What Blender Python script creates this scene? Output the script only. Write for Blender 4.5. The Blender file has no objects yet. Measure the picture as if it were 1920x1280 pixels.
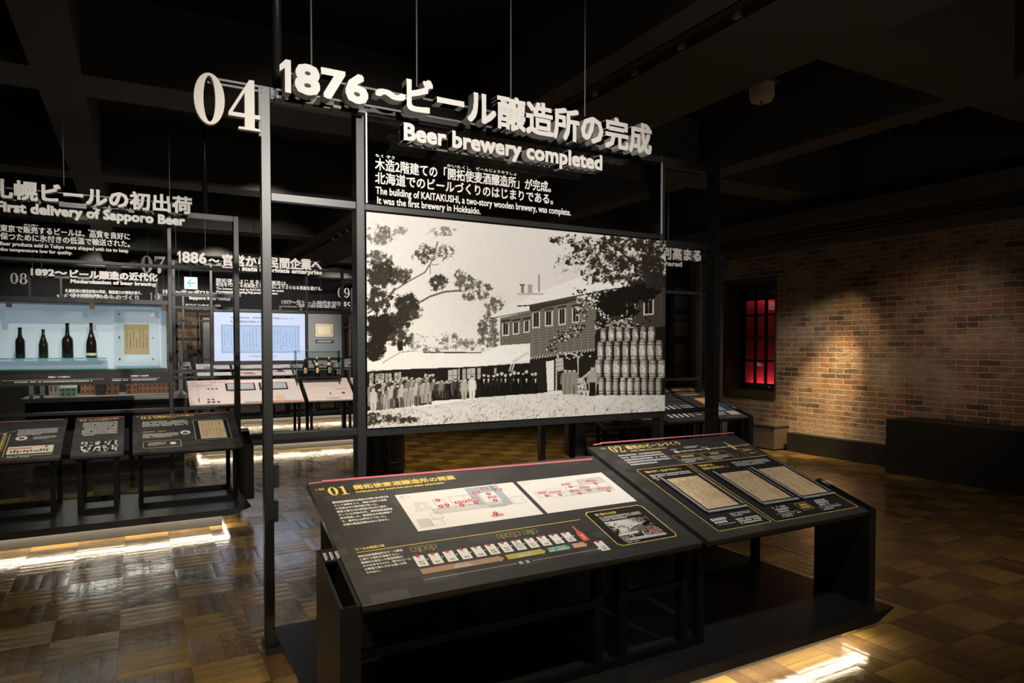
import bpy, math, random
import numpy as np
from mathutils import Matrix, Vector
SC = bpy.context.scene
COL = SC.collection
# ------------------------------------------------------------------ camera
CAMLOC = np.array([0.0, 0.0, 1.55]); FPX = 1274.0; YAW, PITCH = 0.505, -0.027; SY = 44.4
_f = np.array([math.sin(YAW)*math.cos(PITCH), math.cos(YAW)*math.cos(PITCH), math.sin(PITCH)])
_r = np.array([math.cos(YAW), -math.sin(YAW), 0.0]); _u = np.cross(_r, _f)
cam = bpy.data.cameras.new('camera'); camo = bpy.data.objects.new('camera', cam); COL.objects.link(camo)
cam.sensor_width = 36.0; cam.lens = FPX*36.0/1920; cam.shift_y = SY/1920; cam.clip_end = 100
M = Matrix(((_r[0], _u[0], -_f[0], CAMLOC[0]), (_r[1], _u[1], -_f[1], CAMLOC[1]), (_r[2], _u[2], -_f[2], CAMLOC[2]), (0, 0, 0, 1)))
camo.matrix_world = M
SC.camera = camo
# ------------------------------------------------------------------ world, view
W = bpy.data.worlds.new('world'); SC.world = W; W.use_nodes = True
W.node_tree.nodes['Background'].inputs[0].default_value = (0.9, 0.88, 1.0, 1)
W.node_tree.nodes['Background'].inputs[1].default_value = 0.003
SC.view_settings.view_transform = 'Standard'; SC.view_settings.look = 'None'
SC.view_settings.gamma = 1.0; SC.view_settings.exposure = 0.0
SC.cycles.use_denoising = True
SC.cycles.max_bounces = 10; SC.cycles.transparent_max_bounces = 24
SC.cycles.sample_clamp_indirect = 4.0
# ------------------------------------------------------------------ lights (ceiling spots of the hall, plus added fill lights)
def spot(name, loc, aim, power, col=(1, .93, .82), size=40, blend=.6, rad=.05):
    l = bpy.data.lights.new(name, 'SPOT'); o = bpy.data.objects.new(name, l); COL.objects.link(o)
    l.energy = power; l.color = col; l.spot_size = math.radians(size); l.spot_blend = blend; l.shadow_soft_size = rad
    o.location = loc; o.rotation_euler = (Vector(aim)-Vector(loc)).to_track_quat('-Z', 'Y').to_euler()
    return o
WARM = (1, .80, .52); NEUT = (1, .93, .84)
spot('spot_title', (1.5, -1.6, 3.5), (1.75, 3.5, 2.02), 1150, NEUT, 42, .8)
spot('spot_title', (.7, 1.2, 3.5), (.75, 3.55, 2.55), 90, NEUT, 50, .9)
spot('spot_tables', (1.2, .9, 3.5), (1.35, 2.6, .8), 210, NEUT, 54, .9)
spot('spot_tables', (2.7, 1.0, 3.5), (2.95, 2.75, .8), 170, NEUT, 42, .9)
spot('spot_six', (-.3, 4.4, 3.45), (-.3, 7.3, 2.45), 225, NEUT, 46, .8)
spot('spot_six_boards', (-.4, 5.2, 3.5), (-.3, 7.0, .8), 190, NEUT, 55, .8)
spot('spot_seven', (1.5, 7.8, 3.45), (1.55, 11.2, 2.5), 420, NEUT, 48, .6)
spot('spot_seven_boards', (1.9, 8.3, 3.45), (2.0, 10.9, .8), 460, NEUT, 60, .8)
spot('spot_eight', (-.6, 11.6, 3.45), (-.6, 15.0, 2.65), 400, NEUT, 50, .8)
spot('spot_nine', (4.4, 11.6, 3.45), (4.2, 15.0, 2.5), 320, NEUT, 50, .8)
spot('spot_ten', (1.6, 15.2, 3.45), (1.6, 19.0, 2.7), 460, NEUT, 50, .8)
spot('spot_back', (-.6, 18.6, 3.45), (-.6, 22.6, 2.8), 560, NEUT, 60, .8)
spot('spot_back', (5.2, 18.6, 3.45), (5.2, 22.6, 2.8), 560, NEUT, 50, .8)
spot('spot_back_wall', (2.2, 23.6, 3.45), (2.0, 26.2, 1.5), 110, WARM, 80, .8)
spot('spot_back_wall', (7.2, 23.6, 3.45), (7.8, 26.2, 1.5), 110, WARM, 70, .8)
spot('spot_far_boards', (2.2, 12.4, 3.5), (2.2, 14.7, 1.0), 330, NEUT, 70, .8)
spot('spot_five', (6.2, 4.0, 3.45), (6.6, 7.0, 2.7), 130, NEUT, 36, .8)
spot('spot_five_boards', (6.4, 5.0, 3.5), (6.5, 7.0, .8), 230, NEUT, 62, .8)
spot('spot_brick', (7.85, 5.45, 3.0), (8.6, 6.50, .32), 850, (1, .66, .30), 32, 1.0, .02)
spot('spot_brick', (7.7, 5.6, 2.9), (8.6, 6.35, .65), 90, (1, .74, .45), 70, 1.0, .02)
spot('spot_brick', (6.9, 5.9, 3.2), (8.6, 6.9, .7), 80, (1, .86, .74), 52, 1.0)
spot('spot_brick', (6.4, 3.6, 3.2), (8.6, 4.9, 1.05), 95, (1, .74, .55), 58, 1.0)
spot('spot_floor', (7.0, 5.7, 3.4), (7.7, 6.2, 0), 70, (1, .72, .32), 60, 1.0)
for wz, wa in ((2.50, 1.6), (.87, 1.7)):      # added lights between the sash and the red board, to brighten the red
    al = bpy.data.lights.new('window_fill', 'AREA'); alo = bpy.data.objects.new('window_fill', al); COL.objects.link(alo); al.shape = 'RECTANGLE'; al.size = .85; al.size_y = .04; al.energy = 3.0; al.color = (1, .9, .9)
    alo.location = (8.972, 7.66, wz); alo.rotation_euler = (Vector((9.045, 7.66, wa))-Vector((8.972, 7.66, wz))).to_track_quat('-Z', 'Y').to_euler()
spot('spot_floor', (5.2, 1.4, 3.5), (5.6, 3.2, 0), 80, (1, .75, .42), 90, 1.0)
spot('spot_floor', (-.6, 1.2, 3.5), (-.2, 3.7, 0), 260, (1, .80, .44), 90, 1.0)
pl_ = bpy.data.lights.new('hall_fill', 'POINT'); plo = bpy.data.objects.new('hall_fill', pl_); COL.objects.link(plo); pl_.energy = 45; pl_.color = (1, .84, .62); pl_.shadow_soft_size = .25; plo.location = (5.2, -1.6, 1.9)  # added fill light behind the camera, lifts beam undersides and floor
spot('spot_floor', (4.2, 7.9, 3.5), (4.0, 9.0, 0), 420, (1, .74, .36), 80, 1.0)

# ------------------------------------------------------------------ helpers
def proj(P):
    d = np.asarray(P, float)-CAMLOC; z = d@_f
    return np.stack([960+FPX*(d@_r)/z, 640+SY-FPX*(d@_u)/z], -1)
def ray(x, y): return _f+_r*(x-960)/FPX-_u*(y-640-SY)/FPX
class Plane:
    """a flat surface: origin, unit axes U, V, outward normal N"""
    def __init__(s, o, u, v):
        s.o = np.array(o, float); s.u = np.array(u, float); s.u /= np.linalg.norm(s.u)
        s.v = np.array(v, float); s.v /= np.linalg.norm(s.v); s.n = np.cross(s.u, s.v)
    def w(s, u, v, h=0.0): return s.o+s.u*u+s.v*v+s.n*h
    def uv(s, x, y):
        d = ray(x, y); t = ((s.o-CAMLOC)@s.n)/(d@s.n); p = CAMLOC+d*t-s.o
        return p@s.u, p@s.v
def front(y): return Plane((0, y, 0), (1, 0, 0), (0, 0, 1))     # vertical plane facing the camera side (-Y)

MATS = {}
def mat(name, col=(.5, .5, .5), rough=.5, metal=0.0, spec=.5, emit=None, estr=1.0, coat=0.0):
    if name in MATS: return MATS[name]
    m = bpy.data.materials.new(name); m.use_nodes = True; b = m.node_tree.nodes['Principled BSDF']
    b.inputs['Base Color'].default_value = (*col, 1); b.inputs['Roughness'].default_value = rough
    b.inputs['Metallic'].default_value = metal; b.inputs['Specular IOR Level'].default_value = spec
    b.inputs['Coat Weight'].default_value = coat
    if emit: b.inputs['Emission Color'].default_value = (*emit, 1); b.inputs['Emission Strength'].default_value = estr
    MATS[name] = m; return m
class NT:
    def __init__(s, name):
        s.m = bpy.data.materials.new(name); s.m.use_nodes = True; s.t = s.m.node_tree
        s.b = s.t.nodes['Principled BSDF']; s.out = s.t.nodes['Material Output']; MATS[name] = s.m
    def n(s, typ, **kw):
        nd = s.t.nodes.new(typ)
        for k, v in kw.items():
            if k in ('inp',):
                for kk, vv in v.items():
                    if isinstance(vv, bpy.types.NodeSocket): s.t.links.new(vv, nd.inputs[kk])
                    else: nd.inputs[kk].default_value = vv
            else: setattr(nd, k, v)
        return nd
    def link(s, a, b): s.t.links.new(a, b)
    def math(s, op, a, b=None, c=None):
        nd = s.t.nodes.new('ShaderNodeMath'); nd.operation = op
        for i, v in enumerate((a, b, c)):
            if v is None: continue
            if isinstance(v, bpy.types.NodeSocket): s.t.links.new(v, nd.inputs[i])
            else: nd.inputs[i].default_value = v
        return nd.outputs[0]
    def mix(s, f, a, b, mode='MIX'):
        nd = s.t.nodes.new('ShaderNodeMix'); nd.data_type = 'RGBA'; nd.blend_type = mode
        for i, v in ((0, f), (6, a), (7, b)):
            if isinstance(v, bpy.types.NodeSocket): s.t.links.new(v, nd.inputs[i])
            else: nd.inputs[i].default_value = v if i == 0 else (*v, 1)
        return nd.outputs[2]
    def ramp(s, f, stops, interp='LINEAR'):
        nd = s.t.nodes.new('ShaderNodeValToRGB'); nd.color_ramp.interpolation = interp; s.t.links.new(f, nd.inputs[0])
        cr = nd.color_ramp
        while len(cr.elements) < len(stops): cr.elements.new(.5)
        for e, (p, c) in zip(cr.elements, stops): e.position = p; e.color = (*c, 1)
        return nd.outputs[0]

def set_tags(o, label=None, cat=None, group=None, kind=None):
    if label: o['label'] = label
    if cat: o['category'] = cat
    if group: o['group'] = group
    if kind: o['kind'] = kind
    return o
def thing(name, label, cat, loc, group=None):
    o = bpy.data.objects.new(name, None); COL.objects.link(o); o.location = loc; o.empty_display_size = .1
    return set_tags(o, label, cat, group)
def rootloc(p):
    v = Vector((0, 0, 0))
    while p is not None: v += Vector(p.location); p = p.parent
    return v
class MB:
    """collects shapes in world coordinates, then links them as ONE mesh object"""
    def __init__(s): s.v = []; s.f = []; s.n = 0; s.smooth = False
    def add(s, vs, fs):
        b = s.n; s.v.append(np.asarray(vs, float).reshape(-1, 3)); s.n += len(s.v[-1])
        s.f.extend([tuple(b+i for i in f) for f in fs]); return s
    def box(s, x0, x1, y0, y1, z0, z1):
        vs = [(x, y, z) for x in (x0, x1) for y in (y0, y1) for z in (z0, z1)]
        return s.add(vs, [(0, 1, 3, 2), (4, 6, 7, 5), (0, 4, 5, 1), (2, 3, 7, 6), (0, 2, 6, 4), (1, 5, 7, 3)])
    def prism(s, pts, d):          # pts: polygon (world), d: extrusion vector
        p = np.array(pts, float); n = len(p); q = p+np.array(d, float)
        return s.add(np.vstack([p, q]), [tuple(range(n-1, -1, -1)), tuple(range(n, 2*n))]+[(i, (i+1) % n, n+(i+1) % n, n+i) for i in range(n)])
    def tube(s, a, b, r, seg=10):
        a = np.array(a, float); b = np.array(b, float); d = b-a; d /= np.linalg.norm(d)
        t = np.array([0, 0, 1.]) if abs(d[2]) < .9 else np.array([1., 0, 0]); e = np.cross(d, t); e /= np.linalg.norm(e); g = np.cross(d, e)
        an = [2*math.pi*i/seg for i in range(seg)]
        ring = [r*(math.cos(k)*e+math.sin(k)*g) for k in an]
        return s.add([a+k for k in ring]+[b+k for k in ring], [tuple(range(seg-1, -1, -1)), tuple(range(seg, 2*seg))]+[(i, (i+1) % seg, seg+(i+1) % seg, seg+i) for i in range(seg)])
    def lathe(s, c, prof, seg=24):   # prof: (radius, z)
        c = np.array(c, float); vs = []; fs = []
        for r, z in prof:
            for i in range(seg): a = 2*math.pi*i/seg; vs.append(c+np.array([r*math.cos(a), r*math.sin(a), z]))
        m = len(prof)
        for j in range(m-1):
            for i in range(seg): fs.append((j*seg+i, j*seg+(i+1) % seg, (j+1)*seg+(i+1) % seg, (j+1)*seg+i))
        fs.append(tuple(range(seg-1, -1, -1))); fs.append(tuple((m-1)*seg+i for i in range(seg)))
        return s.add(vs, fs)
    def quad(s, P, u0, v0, u1, v1, h=.001): return s.add([P.w(u0, v0, h), P.w(u1, v0, h), P.w(u1, v1, h), P.w(u0, v1, h)], [(0, 1, 2, 3)])
    def poly(s, P, pts, h=.001): return s.add([P.w(a, b, h) for a, b in pts], [tuple(range(len(pts)))])
    def slab(s, P, u0, v0, u1, v1, h0, h1):
        vs = [P.w(u, v, h) for u in (u0, u1) for v in (v0, v1) for h in (h0, h1)]
        return s.add(vs, [(0, 1, 3, 2), (4, 6, 7, 5), (0, 4, 5, 1), (2, 3, 7, 6), (0, 2, 6, 4), (1, 5, 7, 3)])
    def outline(s, P, u0, v0, u1, v1, t, h=.001, c=0.0):
        if c:
            o = [(u0+c, v0), (u1-c, v0), (u1, v0+c), (u1, v1-c), (u1-c, v1), (u0+c, v1), (u0, v1-c), (u0, v0+c)]
            k = c+t*.4; a0, b0, a1, b1 = u0+t, v0+t, u1-t, v1-t; k = c-t*.4
            i = [(a0+k, b0), (a1-k, b0), (a1, b0+k), (a1, b1-k), (a1-k, b1), (a0+k, b1), (a0, b1-k), (a0, b0+k)]
            n = 8; return s.add([P.w(a, b, h) for a, b in o+i], [(j, (j+1) % n, n+(j+1) % n, n+j) for j in range(n)])
        s.quad(P, u0, v0, u1, v0+t, h); s.quad(P, u0, v1-t, u1, v1, h); s.quad(P, u0, v0+t, u0+t, v1-t, h); return s.quad(P, u1-t, v0+t, u1, v1-t, h)
    def glyph(s, P, g, u0, v0, su, sv, h=.001, depth=0.0, bold=0.0):
        """stamp a text/curve mesh g=(verts, faces) on plane P at (u0,v0), scaled; bold = stroke growth in metres"""
        vs, fs = g
        bold *= .72; offs = [(0, 0)] if bold <= 0 else [(bold*a, bold*b) for a, b in ((0, 1), (0, -1), (1, 0), (-1, 0), (1, 1), (1, -1), (-1, 1), (-1, -1))]
        for k, (a, b) in enumerate(offs):
            W3 = P.o+np.outer(u0+a+vs[:, 0]*su, P.u)+np.outer(v0+b+vs[:, 1]*sv, P.v)+np.outer(h+vs[:, 2]*depth+k*(.0006 if depth else .00012), P.n)
            s.add(W3, fs)
        return s
    def build(s, name, m, parent=None, smooth=False, bevel=0.0, label=None):
        me = bpy.data.meshes.new(name)
        off = np.array(rootloc(parent)) if parent is not None else np.zeros(3)
        V = (np.vstack(s.v)-off) if s.v else np.zeros((0, 3))
        me.from_pydata(V.tolist(), [], s.f); me.update()
        me.materials.append(m if not isinstance(m, str) else MATS[m])
        if smooth:
            for p in me.polygons: p.use_smooth = True
        o = bpy.data.objects.new(name, me); COL.objects.link(o)
        if parent is not None: o.parent = parent
        if bevel:
            md = o.modifiers.new('bevel', 'BEVEL'); md.width = bevel; md.segments = 2; md.limit_method = 'ANGLE'
        if label: o['label'] = label
        return o
_TX = {}
def text(sv, ext=False, res=2):
    k = (sv, ext, res)
    if k not in _TX:
        c = bpy.data.curves.new('t', 'FONT'); c.body = sv; c.size = 1; c.resolution_u = res; c.extrude = .5 if ext else 0
        _TX[k] = _grab(c)
    return _TX[k]
def _grab(c):
    o = bpy.data.objects.new('t', c); me = bpy.data.meshes.new_from_object(o)
    v = np.zeros(len(me.vertices)*3); me.vertices.foreach_get('co', v)
    g = (v.reshape(-1, 3), [tuple(p.vertices) for p in me.polygons])
    bpy.data.objects.remove(o); bpy.data.meshes.remove(me); bpy.data.curves.remove(c); return g
def shape2d(loops, ext=False):
    c = bpy.data.curves.new('t', 'CURVE'); c.dimensions = '2D'; c.fill_mode = 'BOTH'; c.extrude = .5 if ext else 0
    for L in loops:
        sp = c.splines.new('POLY'); sp.points.add(len(L)-1); sp.use_cyclic_u = True
        for p, q in zip(sp.points, L): p.co = (q[0], q[1], 0, 1)
    return _grab(c)
def ell(cx, cy, rx, ry, n=28): return [(cx+rx*math.cos(2*math.pi*i/n), cy+ry*math.sin(2*math.pi*i/n)) for i in range(n)]
def stroke(pts):                     # variable-width stroke: (x, y, halfwidth), smoothed
    P = []
    for i in range(len(pts)-1):
        p0 = pts[max(i-1, 0)]; p1 = pts[i]; p2 = pts[i+1]; p3 = pts[min(i+2, len(pts)-1)]
        for k in range(5):
            t = k/5
            P.append([.5*((2*p1[j])+(-p0[j]+p2[j])*t+(2*p0[j]-5*p1[j]+4*p2[j]-p3[j])*t*t+(-p0[j]+3*p1[j]-3*p2[j]+p3[j])*t**3) for j in range(3)])
    P.append(list(pts[-1])); L = []; R_ = []
    for i, p in enumerate(P):
        a = P[max(i-1, 0)]; b = P[min(i+1, len(P)-1)]; dx, dy = b[0]-a[0], b[1]-a[1]; d = math.hypot(dx, dy) or 1
        nx, ny = -dy/d, dx/d; L.append((p[0]+nx*p[2], p[1]+ny*p[2])); R_.append((p[0]-nx*p[2], p[1]-ny*p[2]))
    return L+R_[::-1]
# old-style serif figures, unit height: list of shapes (each a list of loops), advance
SERIF = {
 '0': ([[ell(.31, .5, .29, .5), ell(.31, .5, .112, .445)]], .66),
 '1': ([[[(.04, .84), (.30, 1.0), (.36, 1.0), (.36, .06), (.52, .045), (.52, 0), (.04, 0), (.04, .045), (.20, .06), (.20, .86), (.04, .80)]]], .58),
 '2': ([[stroke([(.06, .70, .02), (.10, .86, .05), (.28, .965, .035), (.44, .86, .085), (.46, .68, .085), (.32, .42, .05), (.10, .12, .03)])], [ell(.13, .74, .09, .085)],
        [[(.05, .0), (.55, 0), (.60, .27), (.555, .27), (.50, .14), (.14, .14), (.05, .06)]]], .64),
 '3': ([[stroke([(.08, .80, .03), (.22, .965, .035), (.40, .88, .075), (.42, .72, .075), (.24, .55, .02)])], [ell(.12, .79, .085, .08)],
        [stroke([(.24, .55, .02), (.44, .44, .08), (.47, .24, .09), (.30, .035, .035), (.10, .14, .03)])], [ell(.12, .2, .09, .085)]], .62),
 '4': ([[[(.52, 1), (.52, .32), (.63, .32), (.63, .24), (.52, .24), (.52, .055), (.63, .045), (.63, 0), (.20, 0), (.20, .045), (.325, .055), (.325, .24), (.01, .24), (.01, .31), (.42, 1)], [(.325, .32), (.325, .73), (.085, .32)]]], .66),
 '6': ([[ell(.31, .31, .28, .31), ell(.31, .31, .125, .265)], [stroke([(.06, .30, .03), (.08, .62, .07), (.30, .95, .04), (.48, .9, .03)])], [ell(.48, .83, .08, .08)]], .64),
 '7': ([[[(.03, 1), (.58, 1), (.58, .93), (.40, .55), (.36, .30), (.36, .08), (.30, 0), (.22, 0), (.17, .08), (.19, .30), (.28, .55), (.46, .84), (.14, .84), (.08, .72), (.03, .72)]]], .60),
 '8': ([[ell(.31, .74, .235, .26), ell(.31, .74, .10, .215)], [ell(.31, .28, .28, .29), ell(.31, .28, .13, .235)]], .64),
 '9': ([[ell(.31, .69, .28, .31), ell(.31, .69, .125, .265)], [stroke([(.56, .70, .03), (.54, .38, .07), (.32, .05, .04), (.14, .1, .03)])], [ell(.14, .17, .08, .08)]], .64),
}
def fit1(mb, P, sv, u0, v0, u1, v1, h, depth, bold):
    """a year in bold figures, the 1 drawn with its flag"""
    w = (u1-u0)*(.62/len(sv)); g = shape2d([[(.0, .80), (.42, 1), (.78, 1), (.78, 0), (.36, 0), (.36, .74), (.0, .60)]], depth > 0)
    mb.glyph(P, g, u0, v0, w, v1-v0, h+depth/2 if depth else h, depth); fit(mb, P, sv[1:], u0+w*.98, v0, u1, v1, h, depth, bold)
_SG = {}
def serif(mb, P, sv, u0, v0, u1, v1, h=.001, depth=0.0):
    tot = sum(SERIF[c][1] for c in sv); su = (u1-u0)/(tot-.04); sw = v1-v0; x = u0
    for c in sv:
        k = (c, depth > 0)
        if k not in _SG: _SG[k] = [shape2d(L, depth > 0) for L in SERIF[c][0]]
        for g in _SG[k]: mb.glyph(P, g, x, v0, su, sw, h+depth/2 if depth else h, depth)
        x += SERIF[c][1]*su
def fit(mb, P, sv, u0, v0, u1, v1, h=.001, depth=0.0, bold=0.0):
    """text whose inked box fills (u0,v0)-(u1,v1)"""
    g = text(sv, depth > 0); V = g[0]
    if len(V) == 0: return
    a0, b0 = V[:, 0].min(), V[:, 1].min(); a1, b1 = V[:, 0].max(), V[:, 1].max()
    su = (u1-u0-2*bold)/(a1-a0); sw = (v1-v0-2*bold)/max(b1-b0, 1e-3)
    mb.glyph(P, g, u0+bold-a0*su, v0+bold-b0*sw, su, sw, h+depth/2 if depth else h, depth, bold)
def say(mb, P, sv, u, v, size, sx=1.0, h=.001, bold=0.0, width=None):
    """text at left baseline (u,v)"""
    g = text(sv)
    if len(g[0]) == 0: return
    su = size*sx
    if width: su = width/max(g[0][:, 0].max(), 1e-3)
    mb.glyph(P, g, u, v, su, size, h, 0, bold)
def pxline(mb, P, sv, xl, yl, xr, yr, hp, h=.001, bold=0.0):
    """text line on plane P: lower left at picture point (xl,yl), right end at (xr,yr), height hp picture px at the left"""
    a, b = P.uv(xl, yl); _, b2 = P.uv(xl, yl-hp); c, _ = P.uv(xr, yr); fit(mb, P, sv, a, b, c, b2, h, 0, bold)
RNG = random.Random(4)
def tiny(mb, P, u0, v0, u1, v1, n, h=.001, fill=.55, last=.7):
    """rows of print too small to read"""
    ln = (v1-v0)/n
    for i in range(n):
        v = v1-(i+1)*ln+ln*(1-fill)/2; u = u0; end = u0+(u1-u0)*(last if i == n-1 else 1)
        while u < end-1e-4:
            w = min(ln*fill*RNG.uniform(.7, 1.1), end-u)
            if RNG.random() > .06:
                k = RNG.random()*.3*ln*fill
                mb.quad(P, u, v+k*.4, u+w*.82, v+ln*fill*.42, h); mb.quad(P, u+w*.1, v+ln*fill*.55, u+w*.75, v+ln*fill-k*.4, h)
            u += w

# ------------------------------------------------------------------ materials
mat('black_metal', (.013, .013, .0135), .36); mat('matt_black', (.012, .012, .012), .55); mat('leg_black', (.005, .005, .005), .6, spec=.12); mat('dark_steel', (.06, .06, .06), .4, .3)

mat('letter_white', (.69, .672, .645), .55); mat('print_white', (.78, .77, .74), .6); mat('gold', (.86, .62, .16), .5); mat('pink', (.62, .17, .20), .5)
mat('paper_white', (.80, .78, .75), .6); mat('red_print', (.55, .06, .07), .5); mat('grey_line', (.36, .36, .36), .6); mat('blue_grey', (.42, .46, .52), .6)
mat('brown_arrow', (.40, .25, .15), .5); mat('olive_arrow', (.46, .40, .10), .5); mat('green_arrow', (.12, .32, .24), .5); mat('orange_arrow', (.55, .24, .13), .5); mat('red_bottle', (.72, .11, .08), .5)
mat('acrylic_edge', (.62, .64, .68), .25, .4); mat('old_paper', (.56, .43, .25), .7); mat('ink', (.10, .07, .05), .7); mat('red_ink', (.55, .14, .06), .7)
mat('chrome', (.7, .7, .7), .2, 1.0); mat('steel_rod', (.12, .12, .123), .45, .0)
mat('pale_board', (.74, .62, .57), .45); mat('pale_print', (.40, .30, .28), .6); mat('dark_print', (.10, .09, .09), .6); mat('white_board', (.78, .76, .76), .5)
mat('screen', (.02, .02, .02), .4, emit=(.66, .74, .98), estr=.92); mat('screen_paper', (.02, .02, .02), .4, emit=(.46, .62, .90), estr=.85); mat('screen_ink', (.02, .02, .03), .5, emit=(.10, .14, .30), estr=.6)
mat('led', (.1, .1, .1), .5, emit=(1, .82, .58), estr=20); mat('exit_white', (.3, .3, .3), .4, emit=(.82, 1, 1), estr=1.6); mat('exit_green', (.05, .3, .3), .4, emit=(.12, .60, .66), estr=.9)
mat('case_back', (.55, .60, .65), .5, emit=(.46, .58, .72), estr=.36); mat('panel_grey', (.20, .21, .22), .5)
mat('bottle_glass', (.012, .009, .006), .06, coat=.5); mat('bottle_green', (.018, .016, .006), .08, coat=.5); mat('label_cream', (.75, .68, .50), .6); mat('label_red', (.6, .10, .08), .6); mat('cap_white', (.72, .68, .58), .5)
mat('shelf_glass', (.10, .45, .36), .15); mat('wood_frame', (.055, .033, .014), .5); mat('window_black', (.012, .012, .013), .4)
mat('red_pane', (.50, .012, .022), .4); mat('blind', (.075, .05, .05), .5); mat('box_brown', (.085, .068, .055), .45)
mat('concrete_dark', (.075, .069, .060), .8); mat('ceiling_black', (.010, .010, .010), .9); mat('detector_cream', (.42, .33, .22), .6)
mat('model_brick', (.30, .14, .085), .7); mat('model_roof', (.14, .14, .13), .7); mat('model_green', (.20, .42, .26), .7); mat('model_tan', (.25, .21, .16), .7); mat('model_dark', (.05, .045, .045), .7); mat('model_ground', (.20, .19, .17), .8); mat('case_metal', (.45, .45, .44), .35, .5)
mat('light_green', (.45, .52, .28), .6); mat('swatch_yellow', (.65, .52, .22), .6); mat('swatch_teal', (.18, .38, .38), .6); mat('swatch_blue', (.12, .25, .45), .6); mat('swatch_salmon', (.60, .30, .22), .6); mat('swatch_peach', (.72, .50, .30), .6); mat('swatch_pale', (.62, .68, .66), .6); mat('swatch_violet', (.35, .33, .42), .6)
mat('bulb', (.5, .5, .5), .3, emit=(1, .95, .9), estr=.12); mat('recess_grey', (.040, .040, .040), .5)

def glass_mat():
    N = NT('glass'); N.t.nodes.remove(N.b)
    tr = N.n('ShaderNodeBsdfTransparent', inp={'Color': (.96, .98, .97, 1)}); gl = N.n('ShaderNodeBsdfGlossy', inp={'Roughness': .02})
    fr = N.n('ShaderNodeFresnel', inp={'IOR': 1.45}); mx = N.n('ShaderNodeMixShader')
    N.link(fr.outputs[0], mx.inputs[0]); N.link(tr.outputs[0], mx.inputs[1]); N.link(gl.outputs[0], mx.inputs[2]); N.link(mx.outputs[0], N.out.inputs[0])
    N = NT('smoked_glass'); N.t.nodes.remove(N.b)
    tr = N.n('ShaderNodeBsdfTransparent', inp={'Color': (.80, .81, .82, 1)}); gl = N.n('ShaderNodeBsdfGlossy', inp={'Roughness': .03})
    fr = N.n('ShaderNodeFresnel', inp={'IOR': 1.5}); mx = N.n('ShaderNodeMixShader')
    N.link(fr.outputs[0], mx.inputs[0]); N.link(tr.outputs[0], mx.inputs[1]); N.link(gl.outputs[0], mx.inputs[2]); N.link(mx.outputs[0], N.out.inputs[0])
    N = NT('clear_film'); N.t.nodes.remove(N.b)
    tr = N.n('ShaderNodeBsdfTransparent', inp={'Color': (.80, .81, .82, 1)}); gl = N.n('ShaderNodeBsdfDiffuse', inp={'Color': (.03, .03, .03, 1)}); mx = N.n('ShaderNodeMixShader', inp={0: .12})
    N.link(tr.outputs[0], mx.inputs[1]); N.link(gl.outputs[0], mx.inputs[2]); N.link(mx.outputs[0], N.out.inputs[0])
glass_mat()
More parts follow.
